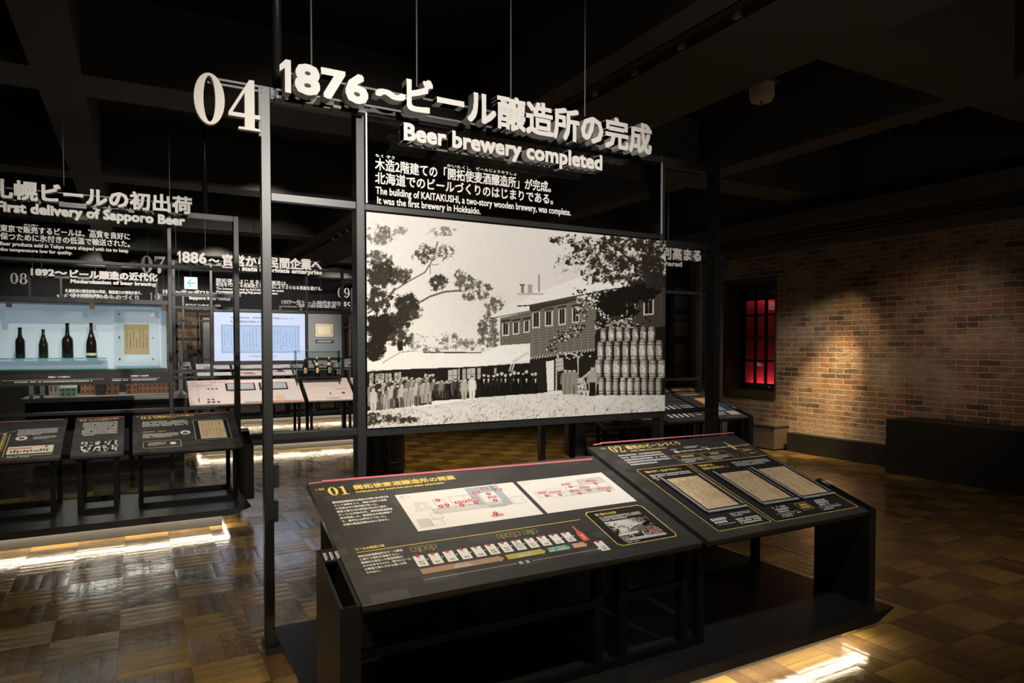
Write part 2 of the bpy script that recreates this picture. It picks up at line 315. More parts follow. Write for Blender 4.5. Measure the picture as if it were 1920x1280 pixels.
def floor_mat():
    N = NT('parquet'); g = N.n('ShaderNodeNewGeometry'); sp = N.n('ShaderNodeSeparateXYZ'); N.link(g.outputs['Position'], sp.inputs[0])
    T = .3145; TY = .328
    u = N.math('DIVIDE', N.math('ADD', sp.outputs[0], .10+T*40), T); v = N.math('DIVIDE', N.math('ADD', sp.outputs[1], -3.93+TY*40), TY)
    fu = N.math('FLOOR', u); fv = N.math('FLOOR', v); ru = N.math('FRACT', u); rv = N.math('FRACT', v)
    par = N.math('MODULO', N.math('ADD', fu, fv), 2.0)                     # checker: strip direction of each square
    a = N.math('ADD', N.math('MULTIPLY', ru, N.math('SUBTRACT', 1.0, par)), N.math('MULTIPLY', rv, par))   # across the strips
    b = N.math('ADD', N.math('MULTIPLY', rv, N.math('SUBTRACT', 1.0, par)), N.math('MULTIPLY', ru, par))   # along the strips
    s5 = N.math('MULTIPLY', a, 4.0); si = N.math('FLOOR', s5); sf = N.math('FRACT', s5)
    cv = N.n('ShaderNodeCombineXYZ'); N.link(fu, cv.inputs[0]); N.link(fv, cv.inputs[1]); N.link(si, cv.inputs[2])
    wn = N.n('ShaderNodeTexWhiteNoise'); N.link(cv.outputs[0], wn.inputs[0])
    cv2 = N.n('ShaderNodeCombineXYZ'); N.link(fu, cv2.inputs[0]); N.link(fv, cv2.inputs[1]); wn2 = N.n('ShaderNodeTexWhiteNoise'); N.link(cv2.outputs[0], wn2.inputs[0])
    # grain stretched along the strip
    gv = N.n('ShaderNodeCombineXYZ'); N.link(N.math('MULTIPLY', b, 1.4), gv.inputs[0]); N.link(N.math('MULTIPLY', a, 22.0), gv.inputs[1]); N.link(N.math('MULTIPLY', wn.outputs[0], 40), gv.inputs[2])
    gr = N.n('ShaderNodeTexNoise', inp={'Vector': gv.outputs[0], 'Scale': 2.2, 'Detail': 5.0, 'Roughness': .6, 'Distortion': .6})
    base = N.mix(par, (.110, .072, .033), (.188, .127, .042))  # reflection differing with strip direction, put into the base colour of alternate squares
    shade = N.math('ADD', N.math('MULTIPLY', wn.outputs[0], .45), N.math('ADD', N.math('MULTIPLY', wn2.outputs[0], .25), N.math('MULTIPLY', gr.outputs[0], .75)))
    col = N.mix(1.0, base, N.ramp(shade, [(0.1, (.40, .40, .42)), (1.0, (1.5, 1.42, 1.3))]), 'MULTIPLY')
    ga = N.math('MINIMUM', sf, N.math('SUBTRACT', 1.0, sf)); gb = N.math('MINIMUM', b, N.math('SUBTRACT', 1.0, b))
    gap = N.math('MINIMUM', N.math('MULTIPLY', N.math('LESS_THAN', N.math('MINIMUM', N.math('DIVIDE', ga, 4.0), gb), .0045), 1.0), 1.0)
    col = N.mix(N.math('MULTIPLY', gap, .6), col, (.012, .008, .005))
    N.link(col, N.b.inputs['Base Color'])
    wv = N.n('ShaderNodeTexNoise', inp={'Vector': g.outputs['Position'], 'Scale': 9.0, 'Detail': 3.0, 'Roughness': .6})
    N.link(N.ramp(wv.outputs[0], [(.3, (.10,)*3), (.75, (.20,)*3)]), N.b.inputs['Roughness'])
    cup = N.math('MULTIPLY', N.math('MULTIPLY', N.math('SUBTRACT', sf, .5), N.math('SUBTRACT', sf, .5)), -1.6)
    tilt = N.math('MULTIPLY', N.math('MULTIPLY', wn.outputs[0], 1.0), N.math('SUBTRACT', sf, .5))
    hgt = N.math('ADD', N.math('ADD', N.math('MULTIPLY', wv.outputs[0], .9), N.math('ADD', N.math('MULTIPLY', tilt, 1.1), cup)), N.math('ADD', N.math('MULTIPLY', gr.outputs[0], .22), N.math('MULTIPLY', gap, -.7)))
    bp = N.n('ShaderNodeBump', inp={'Strength': .30, 'Distance': .006, 'Height': hgt}); N.link(bp.outputs[0], N.b.inputs['Normal'])
    N.b.inputs['Coat Weight'].default_value = .30; N.b.inputs['Coat Roughness'].default_value = .05
    N.link(bp.outputs[0], N.b.inputs['Coat Normal'])
floor_mat()
def board_mat():
    N = NT('board_black'); g = N.n('ShaderNodeNewGeometry'); sp = N.n('ShaderNodeSeparateXYZ'); N.link(g.outputs['Position'], sp.inputs[0])
    cv = N.n('ShaderNodeCombineXYZ'); N.link(sp.outputs[0], cv.inputs[0]); N.link(sp.outputs[1], cv.inputs[1])
    br = N.n('ShaderNodeTexBrick', offset=.5, inp={'Vector': cv.outputs[0], 'Color1': (0, 0, 0, 1), 'Color2': (1, 1, 1, 1), 'Mortar': (.35, .35, .35, 1), 'Scale': 1.0, 'Mortar Size': .0012, 'Mortar Smooth': .1, 'Bias': 0.0, 'Brick Width': .14, 'Row Height': .048})
    N.link(N.mix(br.outputs['Fac'], N.ramp(br.outputs['Color'], [(0, (.044, .042, .040)), (.66, (.047, .045, .043)), (.80, (.060, .057, .055)), (1, (.072, .069, .066))]), (.037, .035, .034)), N.b.inputs['Base Color'])
    N.b.inputs['Roughness'].default_value = .36; N.b.inputs['Coat Weight'].default_value = .15
board_mat()
def brick_mat():
    N = NT('old_brick'); g = N.n('ShaderNodeNewGeometry'); sp = N.n('ShaderNodeSeparateXYZ'); N.link(g.outputs['Position'], sp.inputs[0])
    jit = N.n('ShaderNodeTexNoise', inp={'Vector': g.outputs['Position'], 'Scale': 6.0, 'Detail': 2.0})
    cv = N.n('ShaderNodeCombineXYZ'); N.link(N.math('ADD', N.math('ADD', sp.outputs[1], sp.outputs[0]), N.math('MULTIPLY', jit.outputs[0], .012)), cv.inputs[0]); N.link(N.math('ADD', sp.outputs[2], N.math('MULTIPLY', jit.outputs[0], .012)), cv.inputs[1])
    br = N.n('ShaderNodeTexBrick', offset=.5, squash=1.0, inp={'Vector': cv.outputs[0], 'Color1': (0, 0, 0, 1), 'Color2': (1, 1, 1, 1), 'Mortar': (.5, .5, .5, 1), 'Scale': 1.0, 'Mortar Size': .007, 'Mortar Smooth': .4, 'Bias': 0.0, 'Brick Width': .246, 'Row Height': .074})
    bc = N.ramp(br.outputs['Color'], [(0, (.085, .075, .072)), (.14, (.13, .085, .065)), (.3, (.24, .115, .07)), (.5, (.30, .155, .09)), (.68, (.36, .20, .11)), (.85, (.27, .16, .115)), (1, (.42, .26, .155))])
    n1 = N.n('ShaderNodeTexNoise', inp={'Vector': g.outputs['Position'], 'Scale': 2.0, 'Detail': 8.0, 'Roughness': .72}); n2 = N.n('ShaderNodeTexNoise', inp={'Vector': g.outputs['Position'], 'Scale': 24.0, 'Detail': 5.0, 'Roughness': .7})
    col = N.mix(N.ramp(n2.outputs[0], [(.35, (0,)*3), (.75, (.55,)*3)]), bc, (.12, .075, .05))
    col = N.mix(N.ramp(n1.outputs[0], [(.44, (0,)*3), (.66, (.80,)*3)]), col, (.47, .40, .31))    # lime stains
    spots = N.math('MULTIPLY', N.math('GREATER_THAN', n2.outputs[0], .62), .35); col = N.mix(spots, col, (.50, .42, .31))
    col = N.mix(br.outputs['Fac'], col, (.50, .45, .36))
    N.link(col, N.b.inputs['Base Color']); N.b.inputs['Roughness'].default_value = .9; N.b.inputs['Specular IOR Level'].default_value = .2
    h = N.math('ADD', N.math('MULTIPLY', N.math('SUBTRACT', 1.0, br.outputs['Fac']), .7), N.math('ADD', N.math('MULTIPLY', n2.outputs[0], 1.3), N.math('MULTIPLY', n1.outputs[0], 1.0)))
    bp = N.n('ShaderNodeBump', inp={'Strength': 1.0, 'Distance': .022, 'Height': h}); N.link(bp.outputs[0], N.b.inputs['Normal'])
brick_mat()
def canvas_mat(name, rough=.45):
    N = NT(name); a = N.n('ShaderNodeVertexColor', layer_name='print'); N.link(a.outputs[0], N.b.inputs['Base Color']); N.b.inputs['Roughness'].default_value = rough; N.b.inputs['Specular IOR Level'].default_value = .12
canvas_mat('printed_photo', .6)
def doc_mat():
    N = NT('handwritten_paper'); g = N.n('ShaderNodeNewGeometry')
    n1 = N.n('ShaderNodeTexNoise', inp={'Vector': g.outputs['Position'], 'Scale': 12.0, 'Detail': 5.0, 'Roughness': .7})
    N.link(N.ramp(n1.outputs[0], [(.3, (.46, .33, .19)), (.7, (.62, .49, .30))]), N.b.inputs['Base Color']); N.b.inputs['Roughness'].default_value = .75
doc_mat()

# ================================================================== the hall
def struct(name, mb, m, parent=None, **k):
    o = mb.build(name, m, parent, **k)
    if parent is None: o['kind'] = 'structure'
    return o
XW, XL, YB, YF, ZC = 8.6, -9.0, 27.0, -3.2, 4.25
struct('floor', MB().box(XL, XW+.5, YF, YB, -.1, 0), 'parquet')
struct('ceiling', MB().box(XL, XW+.5, YF, YB, ZC, ZC+.1), 'ceiling_black')
struct('wall_front', MB().box(XL, XW+.5, YF-.2, YF, 0, ZC), 'matt_black')
struct('wall_left', MB().box(XL-.2, XL, YF, YB, 0, ZC), 'matt_black')
struct('wall_back', MB().box(XL, XW+.5, YB, YB+.2, 0, ZC), 'matt_black')
struct('brick_pier_wall', MB().box(.75, 2.35, 26.2, 26.6, 0, 2.75), 'old_brick'); struct('brick_pier_wall', MB().box(7.25, 8.55, 26.2, 26.6, 0, 2.75), 'old_brick')
# brick wall on the right with one deep window opening
WY0, WY1, WZ0, WZ1 = 7.17, 8.22, .765, 2.62
w = MB(); w.box(XW, XW+.5, YF, WY0, 0, ZC); w.box(XW, XW+.5, WY1, YB, 0, ZC); w.box(XW, XW+.5, WY0, WY1, 0, WZ0); w.box(XW, XW+.5, WY0, WY1, WZ1, ZC)
struct('wall_right', w, 'old_brick')
# window: timber lining, black sash, red board behind the panes
win = thing('window_1', None, None, (XW+.25, (WY0+WY1)/2, WZ0)); win['kind'] = 'structure'
f = MB(); t = .055
f.box(XW-.012, XW+.46, WY1-t, WY1+.02, WZ0-.02, WZ1+.02); f.box(XW-.012, XW+.46, WY0-.001, WY0+.03, WZ0, WZ1); f.box(XW-.012, XW+.46, WY0, WY1, WZ1-t, WZ1+.02); f.box(XW-.03, XW+.46, WY0, WY1, WZ0-.02, WZ0+t+.03)
f.build('window_lining', 'wood_frame', win, bevel=.006)
sx = XW+.30; s = MB(); ys = [WY0+.03, WY1-t]; cols = 4; rows = 4; pz0, pz1 = .955, 2.44
gy0, gy1 = 7.21, 8.07
s.box(sx, sx+.05, ys[0], gy0, WZ0+.08, WZ1-t); s.box(sx, sx+.05, gy1, ys[1], WZ0+.08, WZ1-t); s.box(sx, sx+.05, ys[0], ys[1], WZ0+.08, pz0); s.box(sx, sx+.05, ys[0], ys[1], pz1, WZ1-t)
dy = (gy1-gy0)/cols; dz = (pz1-pz0)/rows
for i in range(1, cols): s.box(sx, sx+.045, gy0+dy*i-.018, gy0+dy*i+.018, pz0, pz1)
for i in range(1, rows): s.box(sx, sx+.045, gy0, gy1, pz0+dz*i-.018, pz0+dz*i+.018)
s.build('sash', 'window_black', win, bevel=.004)
MB().box(sx+.15, sx+.165, ys[0]-.02, ys[1]+.02, WZ0+.06, WZ1-.06).build('red_backing', 'red_pane', win)
MB().box(sx+.055, sx+.075, gy0-.02, gy1+.02, pz1-.13, pz1+.02).build('roller_blind', 'blind', win)
MB().box(sx+.02, sx+.026, gy0, gy1, pz0, pz1).build('pane', 'glass', win)
lt = MB(); lt.box(sx-.02, sx, 7.30, 7.42, .90, .915); lt.box(sx-.03, sx, 7.48, 7.55, .89, .92); lt.box(sx-.015, sx, 7.62, 7.95, .925, .932); lt.build('sash_latch', 'chrome', win)
# ceiling beams (black-painted concrete), all undersides at 3.6 m
BZ = 3.6
struct('ceiling_beam', MB().box(3.345, 4.28, YF, YB, BZ, ZC), 'concrete_dark')
struct('ceiling_beam', MB().box(2.97, 3.18, YF, YB, BZ+.02, ZC), 'concrete_dark')
struct('ceiling_beam', MB().box(-.655, -.335, YF, YB, BZ, ZC), 'concrete_dark')
struct('ceiling_beam', MB().box(5.92, 6.24, YF, YB, BZ, ZC), 'concrete_dark')
struct('ceiling_beam', MB().box(-5.2, -4.7, YF, YB, BZ, ZC), 'concrete_dark')
for a, b in ((2.75, 3.24), (6.10, 6.62), (9.5, 9.9), (13.0, 13.5), (16.6, 17.1), (20.2, 20.7)):
    m_ = MB(); 
    if a > 3: m_.box(XL, 2.97, a, b, BZ+.002, ZC)
    m_.box(4.28, XW, a, b, BZ+.002, ZC); struct('ceiling_beam', m_, 'concrete_dark')
cn = MB(); cn.box(8.05, XW, YF, YB, 3.22, 3.42); cn.box(8.36, XW, YF, YB, 2.98, 3.22); cn.box(8.54, XW, YF, YB, 3.42, ZC)
struct('trim_1', cn, 'concrete_dark')
cd = MB()
for k in range(3): cd.tube((8.30-.04*k, YF+.1, 3.17-.06*k), (8.30-.04*k, YB-.1, 3.17-.06*k), .016, 8)
set_tags(cd.build('conduit_pipes', 'dark_steel', smooth=True), 'black cable conduits running along the top of the brick wall', 'pipe')
# black plinths at the foot of the brick wall
pl = thing('wall_plinth', 'low black plinth along the brick wall in front of the lit patch', 'plinth', (8.53, 6.0, 0)); MB().box(8.45, XW-.002, 5.09, 6.84, .0, .277).build('plinth_body', 'matt_black', pl, bevel=.004)
pl = thing('wall_plinth', 'tall long black plinth box running toward the camera along the brick wall', 'plinth', (8.33, 2.5, 0)); MB().box(8.08, XW-.002, -.5, 5.085, 0, .665).build('plinth_body', 'matt_black', pl, bevel=.004)
bx = thing('corner_box', 'grey-brown square box on the floor below the red window', 'box', (8.44, 7.4, 0)); MB().box(8.29, XW-.002, 6.93, 7.85, .02, .35).build('box_body', 'box_brown', bx, bevel=.006)
MB().box(8.275, XW-.002, 6.915, 7.865, .351, .385).build('box_lid', 'box_brown', bx, bevel=.004); MB().box(8.31, XW-.01, 6.95, 7.83, 0, .02).build('box_foot', 'matt_black', bx)
# lighting track in the slot beside the main beam
tk = thing('lighting_track', 'long black lighting track with small clips along the main beam edge', 'light', (3.28, 8, 3.6))
MB().box(3.215, 3.30, YF+.1, YB-.2, 3.63, 3.66).build('track_rail', 'matt_black', tk); MB().box(3.325, 3.344, YF+.1, YB-.2, 3.585, 3.60).build('edge_strip', 'dark_steel', tk)
for k in range(22):
    c = MB().box(3.30, 3.335, 2.55+.5*k, 2.61+.5*k, 3.60, 3.64).build('track_clip', 'case_metal', tk)
def detector(label, x, y, z, r, h):
    d = thing('smoke_detector', label, 'smoke detector', (x, y, z))
    MB().lathe((x, y, z), [(r, 0), (r, -h*.72), (r*.96, -h*.8)], 28).build('housing', 'detector_cream', d, smooth=False)
    MB().lathe((x, y, z), [(r*.94, -h*.8), (r*.86, -h*.97), (r*.3, -h)], 28).build('sensor_face', 'detector_cream', d)
    MB().lathe((x, y, z), [(r*.16, -h), (r*.12, -h*1.1)], 10).build('indicator', 'chrome', d)
detector('cream round drum detector hanging under the edge of the main beam', 4.36, 3.80, 3.62, .095, .13)
detector('small round detector high on the ceiling above the title letters', 2.02, 4.63, ZC, .06, .07)
detector('tiny round detector on the dark ceiling at upper right', 8.1, 4.8, ZC, .055, .05)
MB().box(4.28, 4.46, 3.70, 3.90, 3.62, 3.64).build('detector_bracket', 'concrete_dark', bpy.data.objects['smoke_detector'])

# ================================================================== platforms with light under the lip
def platform(label, x0, x1, y0, y1, z0=.106, z1=.155, inset=.22, front_in=.10):
    p = thing('platform', label, 'platform', ((x0+x1)/2, (y0+y1)/2, 0), 'black platforms glowing at floor level')
    b = MB(); k = .07
    top = [(x0, y0), (x1, y0), (x1, y1), (x0, y1)]; bot = [(x0+.17, y0+k), (x1-.17, y0+k), (x1-.17, y1-k), (x0+.17, y1-k)]
    b.add([(x, y, z1) for x, y in top]+[(x, y, z1-.055) for x, y in ((x0+.15, y0), (x1-.15, y0), (x1-.15, y1), (x0+.15, y1))]+[(x, y, z0+.006) for x, y in bot],
          [(0, 1, 2, 3), (11, 10, 9, 8)]+[(i, 4+i, 4+(i+1) % 4, (i+1) % 4) for i in range(4)]+[(4+i, 8+i, 8+(i+1) % 4, 4+(i+1) % 4) for i in range(4)])
    b.build('deck', 'black_metal', p)
    MB().box(x0+inset, x1-inset, y0+front_in, y1-front_in, 0, z0+.002).build('base', 'recess_grey', p)
    l = MB(); l.box(x0+.18, x1-.18, y0+.028, y0+.088, z0-.006, z0-.003); l.build('light_strip', 'led', p)
    l = MB(); l.box(x0+.18, x1-.18, y1-.060, y1-.045, z0-.006, z0-.003); l.box(x1-.195, x1-.18, y0+.08, y1-.08, z0-.006, z0-.003); l.box(x0+.18, x0+.195, y0+.08, y1-.08, z0-.006, z0-.003)
    l.build('light_strip', 'led', p)
    return p

# ================================================================== sloping reading tables
def table(label, boards, yf, zf, slope, zp, xl=None, xr=None, top='board_black', legs=True, rail=True, thick=.028, box_at='lr', group='sloping reading tables on the platforms'):
    """boards: (x0, x1, yb); returns (root, list of (board object, Plane, width, length))"""
    x0 = min(b[0] for b in boards); x1 = max(b[1] for b in boards); ybm = max(b[2] for b in boards)
    root = thing('reading_table', label, 'table', ((x0+x1)/2, (yf+ybm)/2, zp), group)
    out = []
    for a, b, yb in boards:
        P = Plane((a, yf, zf), (1, 0, 0), (0, 1, slope)); L = math.hypot(yb-yf, slope*(yb-yf))
        o = MB().slab(P, 0, 0, b-a, L, -thick, 0).build('reading_board', top, root, bevel=.003)
        MB().slab(P, .02, .03, b-a-.02, L-.03, -thick-.03, -thick-.001).build('board_tray', 'matt_black', root)
        out.append((o, P, b-a, L))
        if legs:
            for x in (a+.06, b-.06):
                for y in (yf+.10, yb-.10):
                    zt = zf+slope*(y-yf)-thick-.03
                    MB().box(x-.018, x+.018, y-.018, y+.018, zp, zt).build('leg', 'leg_black', root)
            if rail:
                r = MB(); r.box(a+.05, b-.05, yf+.085, yf+.115, zp+.0, zp+.035); r.box(a+.05, b-.05, yb-.115, yb-.085, zp, zp+.035)
                for x in (a+.06, b-.06): r.box(x-.015, x+.015, yf+.115, yb-.115, zp, zp+.03)
                r.build('foot_rail', 'leg_black', root)
    def holder(xa, xb):       # leaflet pocket at the end of the table
        yb = yf+.34; z0 = zf+.004; z1 = zf+.004+slope*.34
        h = MB()
        h.prism([(xa, yf, zp), (xa, yb, zp), (xa, yb, z1), (xa, yf, z0)], (.012, 0, 0)); h.prism([(xb-.012, yf, zp), (xb-.012, yb, zp), (xb-.012, yb, z1), (xb-.012, yf, z0)], (.012, 0, 0))
        h.box(xa+.012, xb-.012, yf, yf+.012, zp, z0); h.box(xa+.012, xb-.012, yb-.012, yb, zp, z1); h.box(xa+.012, xb-.012, yf+.012, yb-.012, zp, zp+.3)
        o = h.build('leaflet_pocket', 'black_metal', root)
        P = Plane((xa, yf, zf+.006), (1, 0, 0), (0, 1, slope)); q = MB().slab(P, .012, .27, xb-xa-.012, .355, -.01, 0).build('pocket_cap', 'black_metal', o)
        g = MB()
        for k in range(3): tiny(g, P, .018+.022*k, .28, .030+.022*k, .33, 5, .001, .8)
        g.build('pocket_print', 'print_white', o)
    if xl is not None: holder(xl, x0-.006)
    if xr is not None: holder(x1+.006, xr)
    return root, out

# ================================================================== hanging display stands
def stand(label, x0, x1, y, H, posts, rails, poles=(), rods=(), rod_y=None, ceil=ZC, base=True, z_base=0.0):
    root = thing('display_stand', label, 'display stand', ((x0+x1)/2, y, 0), 'tall black display stands with title letters')
    for a, b, d in posts: MB().box(a, b, y, y+d, z_base, H).build('post', 'black_metal', root, bevel=.003)
    for a, b, z0, z1, d in rails: MB().box(a, b, y+.004, y+.004+d, z0, z1).build('rail', 'black_metal', root, bevel=.002)
    for x in poles: MB().tube((x, y+.05, H), (x, y+.05, ceil), .024, 12).build('ceiling_pole', 'black_metal', root, smooth=True)
    for x, z in rods: MB().tube((x, rod_y, z), (x, rod_y, ceil), .0042, 6).build('suspension_rod', 'steel_rod', root)
    return root
def letters(root, name, y, sv, u0, z0, u1, z1, depth=.07, bold=.012, m='letter_white'):
    P = front(y); b = MB(); (fit1 if sv[0] == '1' else fit)(b, P, sv, u0, z0, u1, z1, 0, depth, bold); return b.build(name, m, root)
def letter_bars(root, y, segs, r=.005):
    b = MB()
    for xa, xb, z in segs: b.box(xa, xb, y, y+.010, z-r, z+r)
    return b.build('letter_bar', 'steel_rod', root)

# ------------------------------------------------------------------ stand 04 (the main subject)
Y4 = 3.59
s4 = stand('large near black display stand numbered 04 holding the old brewery photograph', .558, 3.70, Y4, 2.85,
    [(.556, .603, .05), (1.036, 1.083, .09), (3.150, 3.185, .09), (3.662, 3.703, .10)],
    [(.603, 3.662, 2.79, 2.85, .05), (.603, 1.036, 2.285, 2.325, .04), (1.083, 3.15, 2.285, 2.318, .04), (3.185, 3.662, 2.245, 2.285, .06), (.603, 1.036, 1.075, 1.112, .05), (1.083, 3.15, 1.062, 1.105, .05), (3.185, 3.662, 1.08, 1.11, .05), (.603, 3.662, .035, .085, .05)],
    poles=(.645,), rods=((.790, 2.93), (1.352, 2.96), (1.935, 2.97), (2.46, 2.98)), rod_y=3.515)
MB().box(.55, 3.71, Y4-.05, Y4+.10, 0, .034).build('base_rail', 'black_metal', s4, bevel=.003)
hg = MB(); hg.box(.604, .632, Y4+.02, Y4+.05, .83, .945); hg.build('hinge_box', 'black_metal', s4); MB().box(.604, .628, Y4+.02, Y4+.05, .655, .76).build('hinge_box', 'black_metal', s4)
gp = MB().box(1.086, 3.148, Y4-.004, Y4+.004, 2.318, 2.80).build('text_panel', 'smoked_glass', s4)
ge = MB(); ge.box(1.086, 1.094, Y4-.012, Y4-.005, 2.32, 2.80); ge.box(3.140, 3.148, Y4-.012, Y4-.005, 2.32, 2.80); ge.build('panel_clip', 'acrylic_edge', s4)
# raised title
letters(s4, 'title_lettering', 3.51, '1876', .622, 2.782, 1.062, 2.940, .07, .011)
letters(s4, 'title_lettering', 3.51, '～', 1.090, 2.835, 1.268, 2.890, .07, .012)
letters(s4, 'title_lettering', 3.51, 'ビール醸造所の完成', 1.262, 2.782, 2.935, 2.985, .07, .0085)
letters(s4, 'subtitle_lettering', 3.51, 'Beer brewery completed', 1.250, 2.613, 2.548, 2.738, .06, .0065)
nb = MB(); serif(nb, front(3.53), '04', .244, 2.592, .538, 2.832, 0, .03); nb.build('numeral_sign', 'letter_white', s4)
letter_bars(s4, 3.515, [(.62, 2.93, 2.905), (.62, 2.93, 2.815), (1.25, 2.55, 2.705), (1.25, 2.55, 2.64)])
letter_bars(s4, 3.535, [(.31, .557, 2.822), (.31, .557, 2.800)]); MB().box(.538, .550, 3.53, 3.56, 2.58, 2.82).build('numeral_bracket', 'steel_rod', s4)
bk = MB()
for x in (.64, .78, .92, 1.05): bk.box(x-.02, x+.02, 3.52, 3.60, 2.775, 2.79)
bk.build('letter_bracket', 'steel_rod', s4)
P4 = front(Y4-.005); pr = MB()
pxline(pr, P4, '木造2階建ての「開拓使麦酒醸造所」が完成。', 703, 319, 1033, 357, 24, .001, .0016)
pxline(pr, P4, '北海道でのビールづくりのはじまりである。', 703, 344, 1037, 381, 23, .001, .0016)
pxline(pr, P4, 'The building of KAITAKUSHI, a two-story wooden brewery, was complete.', 704, 368, 1070, 403, 19, .001, .0014)
pxline(pr, P4, 'It was the first brewery in Hokkaido.', 707, 386, 901, 398, 18, .001, .0014)
pxline(pr, P4, 'もく', 704, 294, 719, 296, 6, .001, .0006); pxline(pr, P4, 'ぞう', 724, 297, 740, 299, 6, .001, .0006); pxline(pr, P4, 'かいたくし', 838, 313, 882, 318, 6, .001, .0006); pxline(pr, P4, 'ビールじょうぞうしょ', 893, 319, 968, 329, 6, .001, .0006)
pr.build('panel_text', 'print_white', gp)

# ------------------------------------------------------------------ the old photograph, painted dot by dot on a fine grid
class Canvas:
    def __init__(s, P, u0, v0, u1, v1, w, h, base):
        s.P, s.r, s.w, s.h = P, (u0, v0, u1, v1), w, h
        U, V = np.meshgrid(np.linspace(u0, u1, w), np.linspace(v0, v1, h)); s.U, s.V = U, V
        pos = P.o+U[..., None]*P.u+V[..., None]*P.v; q = proj(pos); s.X = (q[..., 0]-640)*3; s.Y = (q[..., 1]-427)*3
        s.g = np.full((h, w), float(base))
    def put(s, m, c, a=1.0):
        m = m*a; s.g = s.g*(1-m)+c*m
    def poly(s, pts, c, a=1.0): s.put(s.inside(pts), c, a)
    def inside(s, pts):
        X, Y = s.X, s.Y; r = np.zeros(X.shape, bool); n = len(pts)
        for i in range(n):
            x0, y0 = pts[i]; x1, y1 = pts[(i+1) % n]
            if y0 == y1: continue
            r ^= ((y0 > Y) != (y1 > Y)) & (X < (x1-x0)*(Y-y0)/(y1-y0)+x0)
        return r.astype(float)
    def ell(s, cx, cy, rx, ry, c, a=1.0): s.put((((s.X-cx)/rx)**2+((s.Y-cy)/ry)**2 < 1).astype(float), c, a)
    def seg(s, p, q, w, c, a=1.0):
        dx, dy = q[0]-p[0], q[1]-p[1]; L = dx*dx+dy*dy or 1; t = np.clip(((s.X-p[0])*dx+(s.Y-p[1])*dy)/L, 0, 1)
        s.put((np.hypot(s.X-p[0]-t*dx, s.Y-p[1]-t*dy) < w/2).astype(float), c, a)
    def path(s, pts, w, c, a=1.0):
        for p, q in zip(pts, pts[1:]): s.seg(p, q, w, c, a)
    def noise(s, sc, seed, oct=3):
        out = 0; amp = 1; tot = 0
        for o in range(oct):
            rg = np.random.RandomState(seed+o).rand(256, 256); x = s.X/sc+37; y = s.Y/sc+53; xi = np.floor(x).astype(int); yi = np.floor(y).astype(int); fx = x-xi; fy = y-yi
            fx = fx*fx*(3-2*fx); fy = fy*fy*(3-2*fy); g = lambda a, b: rg[b % 256, a % 256]
            out = out+amp*((g(xi, yi)*(1-fx)+g(xi+1, yi)*fx)*(1-fy)+(g(xi, yi+1)*(1-fx)+g(xi+1, yi+1)*fx)*fy); tot += amp; amp *= .55; sc /= 2.1
        return out/tot
    def leaves(s, cx, cy, rx, ry, c, dens, seed, sc=26):
        d = np.clip(1.25-((s.X-cx)/rx)**2-((s.Y-cy)/ry)**2, 0, 1); n = s.noise(sc, seed, 3)
        f = s.noise(sc*.32, seed+7, 2); s.put(np.clip((n*.72+f*.34+d*.52*dens-.82)*7, 0, 1)*(d > 0), c*(.6+.8*s.noise(9, seed+3, 2)))
    def build(s, name, parent, tint, m='printed_photo', h=.001):
        w, hh = s.w, s.h
        V3 = s.P.o+s.U[..., None]*s.P.u+s.V[..., None]*s.P.v+s.P.n*h-np.array(rootloc(parent))
        me = bpy.data.meshes.new(name); i = np.arange(w*hh).reshape(hh, w)
        F = np.stack([i[:-1, :-1], i[:-1, 1:], i[1:, 1:], i[1:, :-1]], -1).reshape(-1, 4)
        me.vertices.add(w*hh); me.vertices.foreach_set('co', V3.reshape(-1).astype(np.float32))
        me.loops.add(F.size); me.loops.foreach_set('vertex_index', F.reshape(-1).astype(np.int32))
        me.polygons.add(len(F)); me.polygons.foreach_set('loop_start', (np.arange(len(F))*4).astype(np.int32)); me.update(calc_edges=True)
        g = np.clip(s.g, 0, 1)**1.5*1.12; c = np.stack([g**tint[0], g**tint[1], g**tint[2], np.ones_like(g)], -1) if not isinstance(tint, np.ndarray) else np.concatenate([tint, np.ones(tint.shape[:2]+(1,))], -1)
        at = me.color_attributes.new('print', 'FLOAT_COLOR', 'POINT'); at.data.foreach_set('color', c.reshape(-1).astype(np.float32))
        me.materials.append(MATS[m]); o = bpy.data.objects.new(name, me); COL.objects.link(o); o.parent = parent; return o
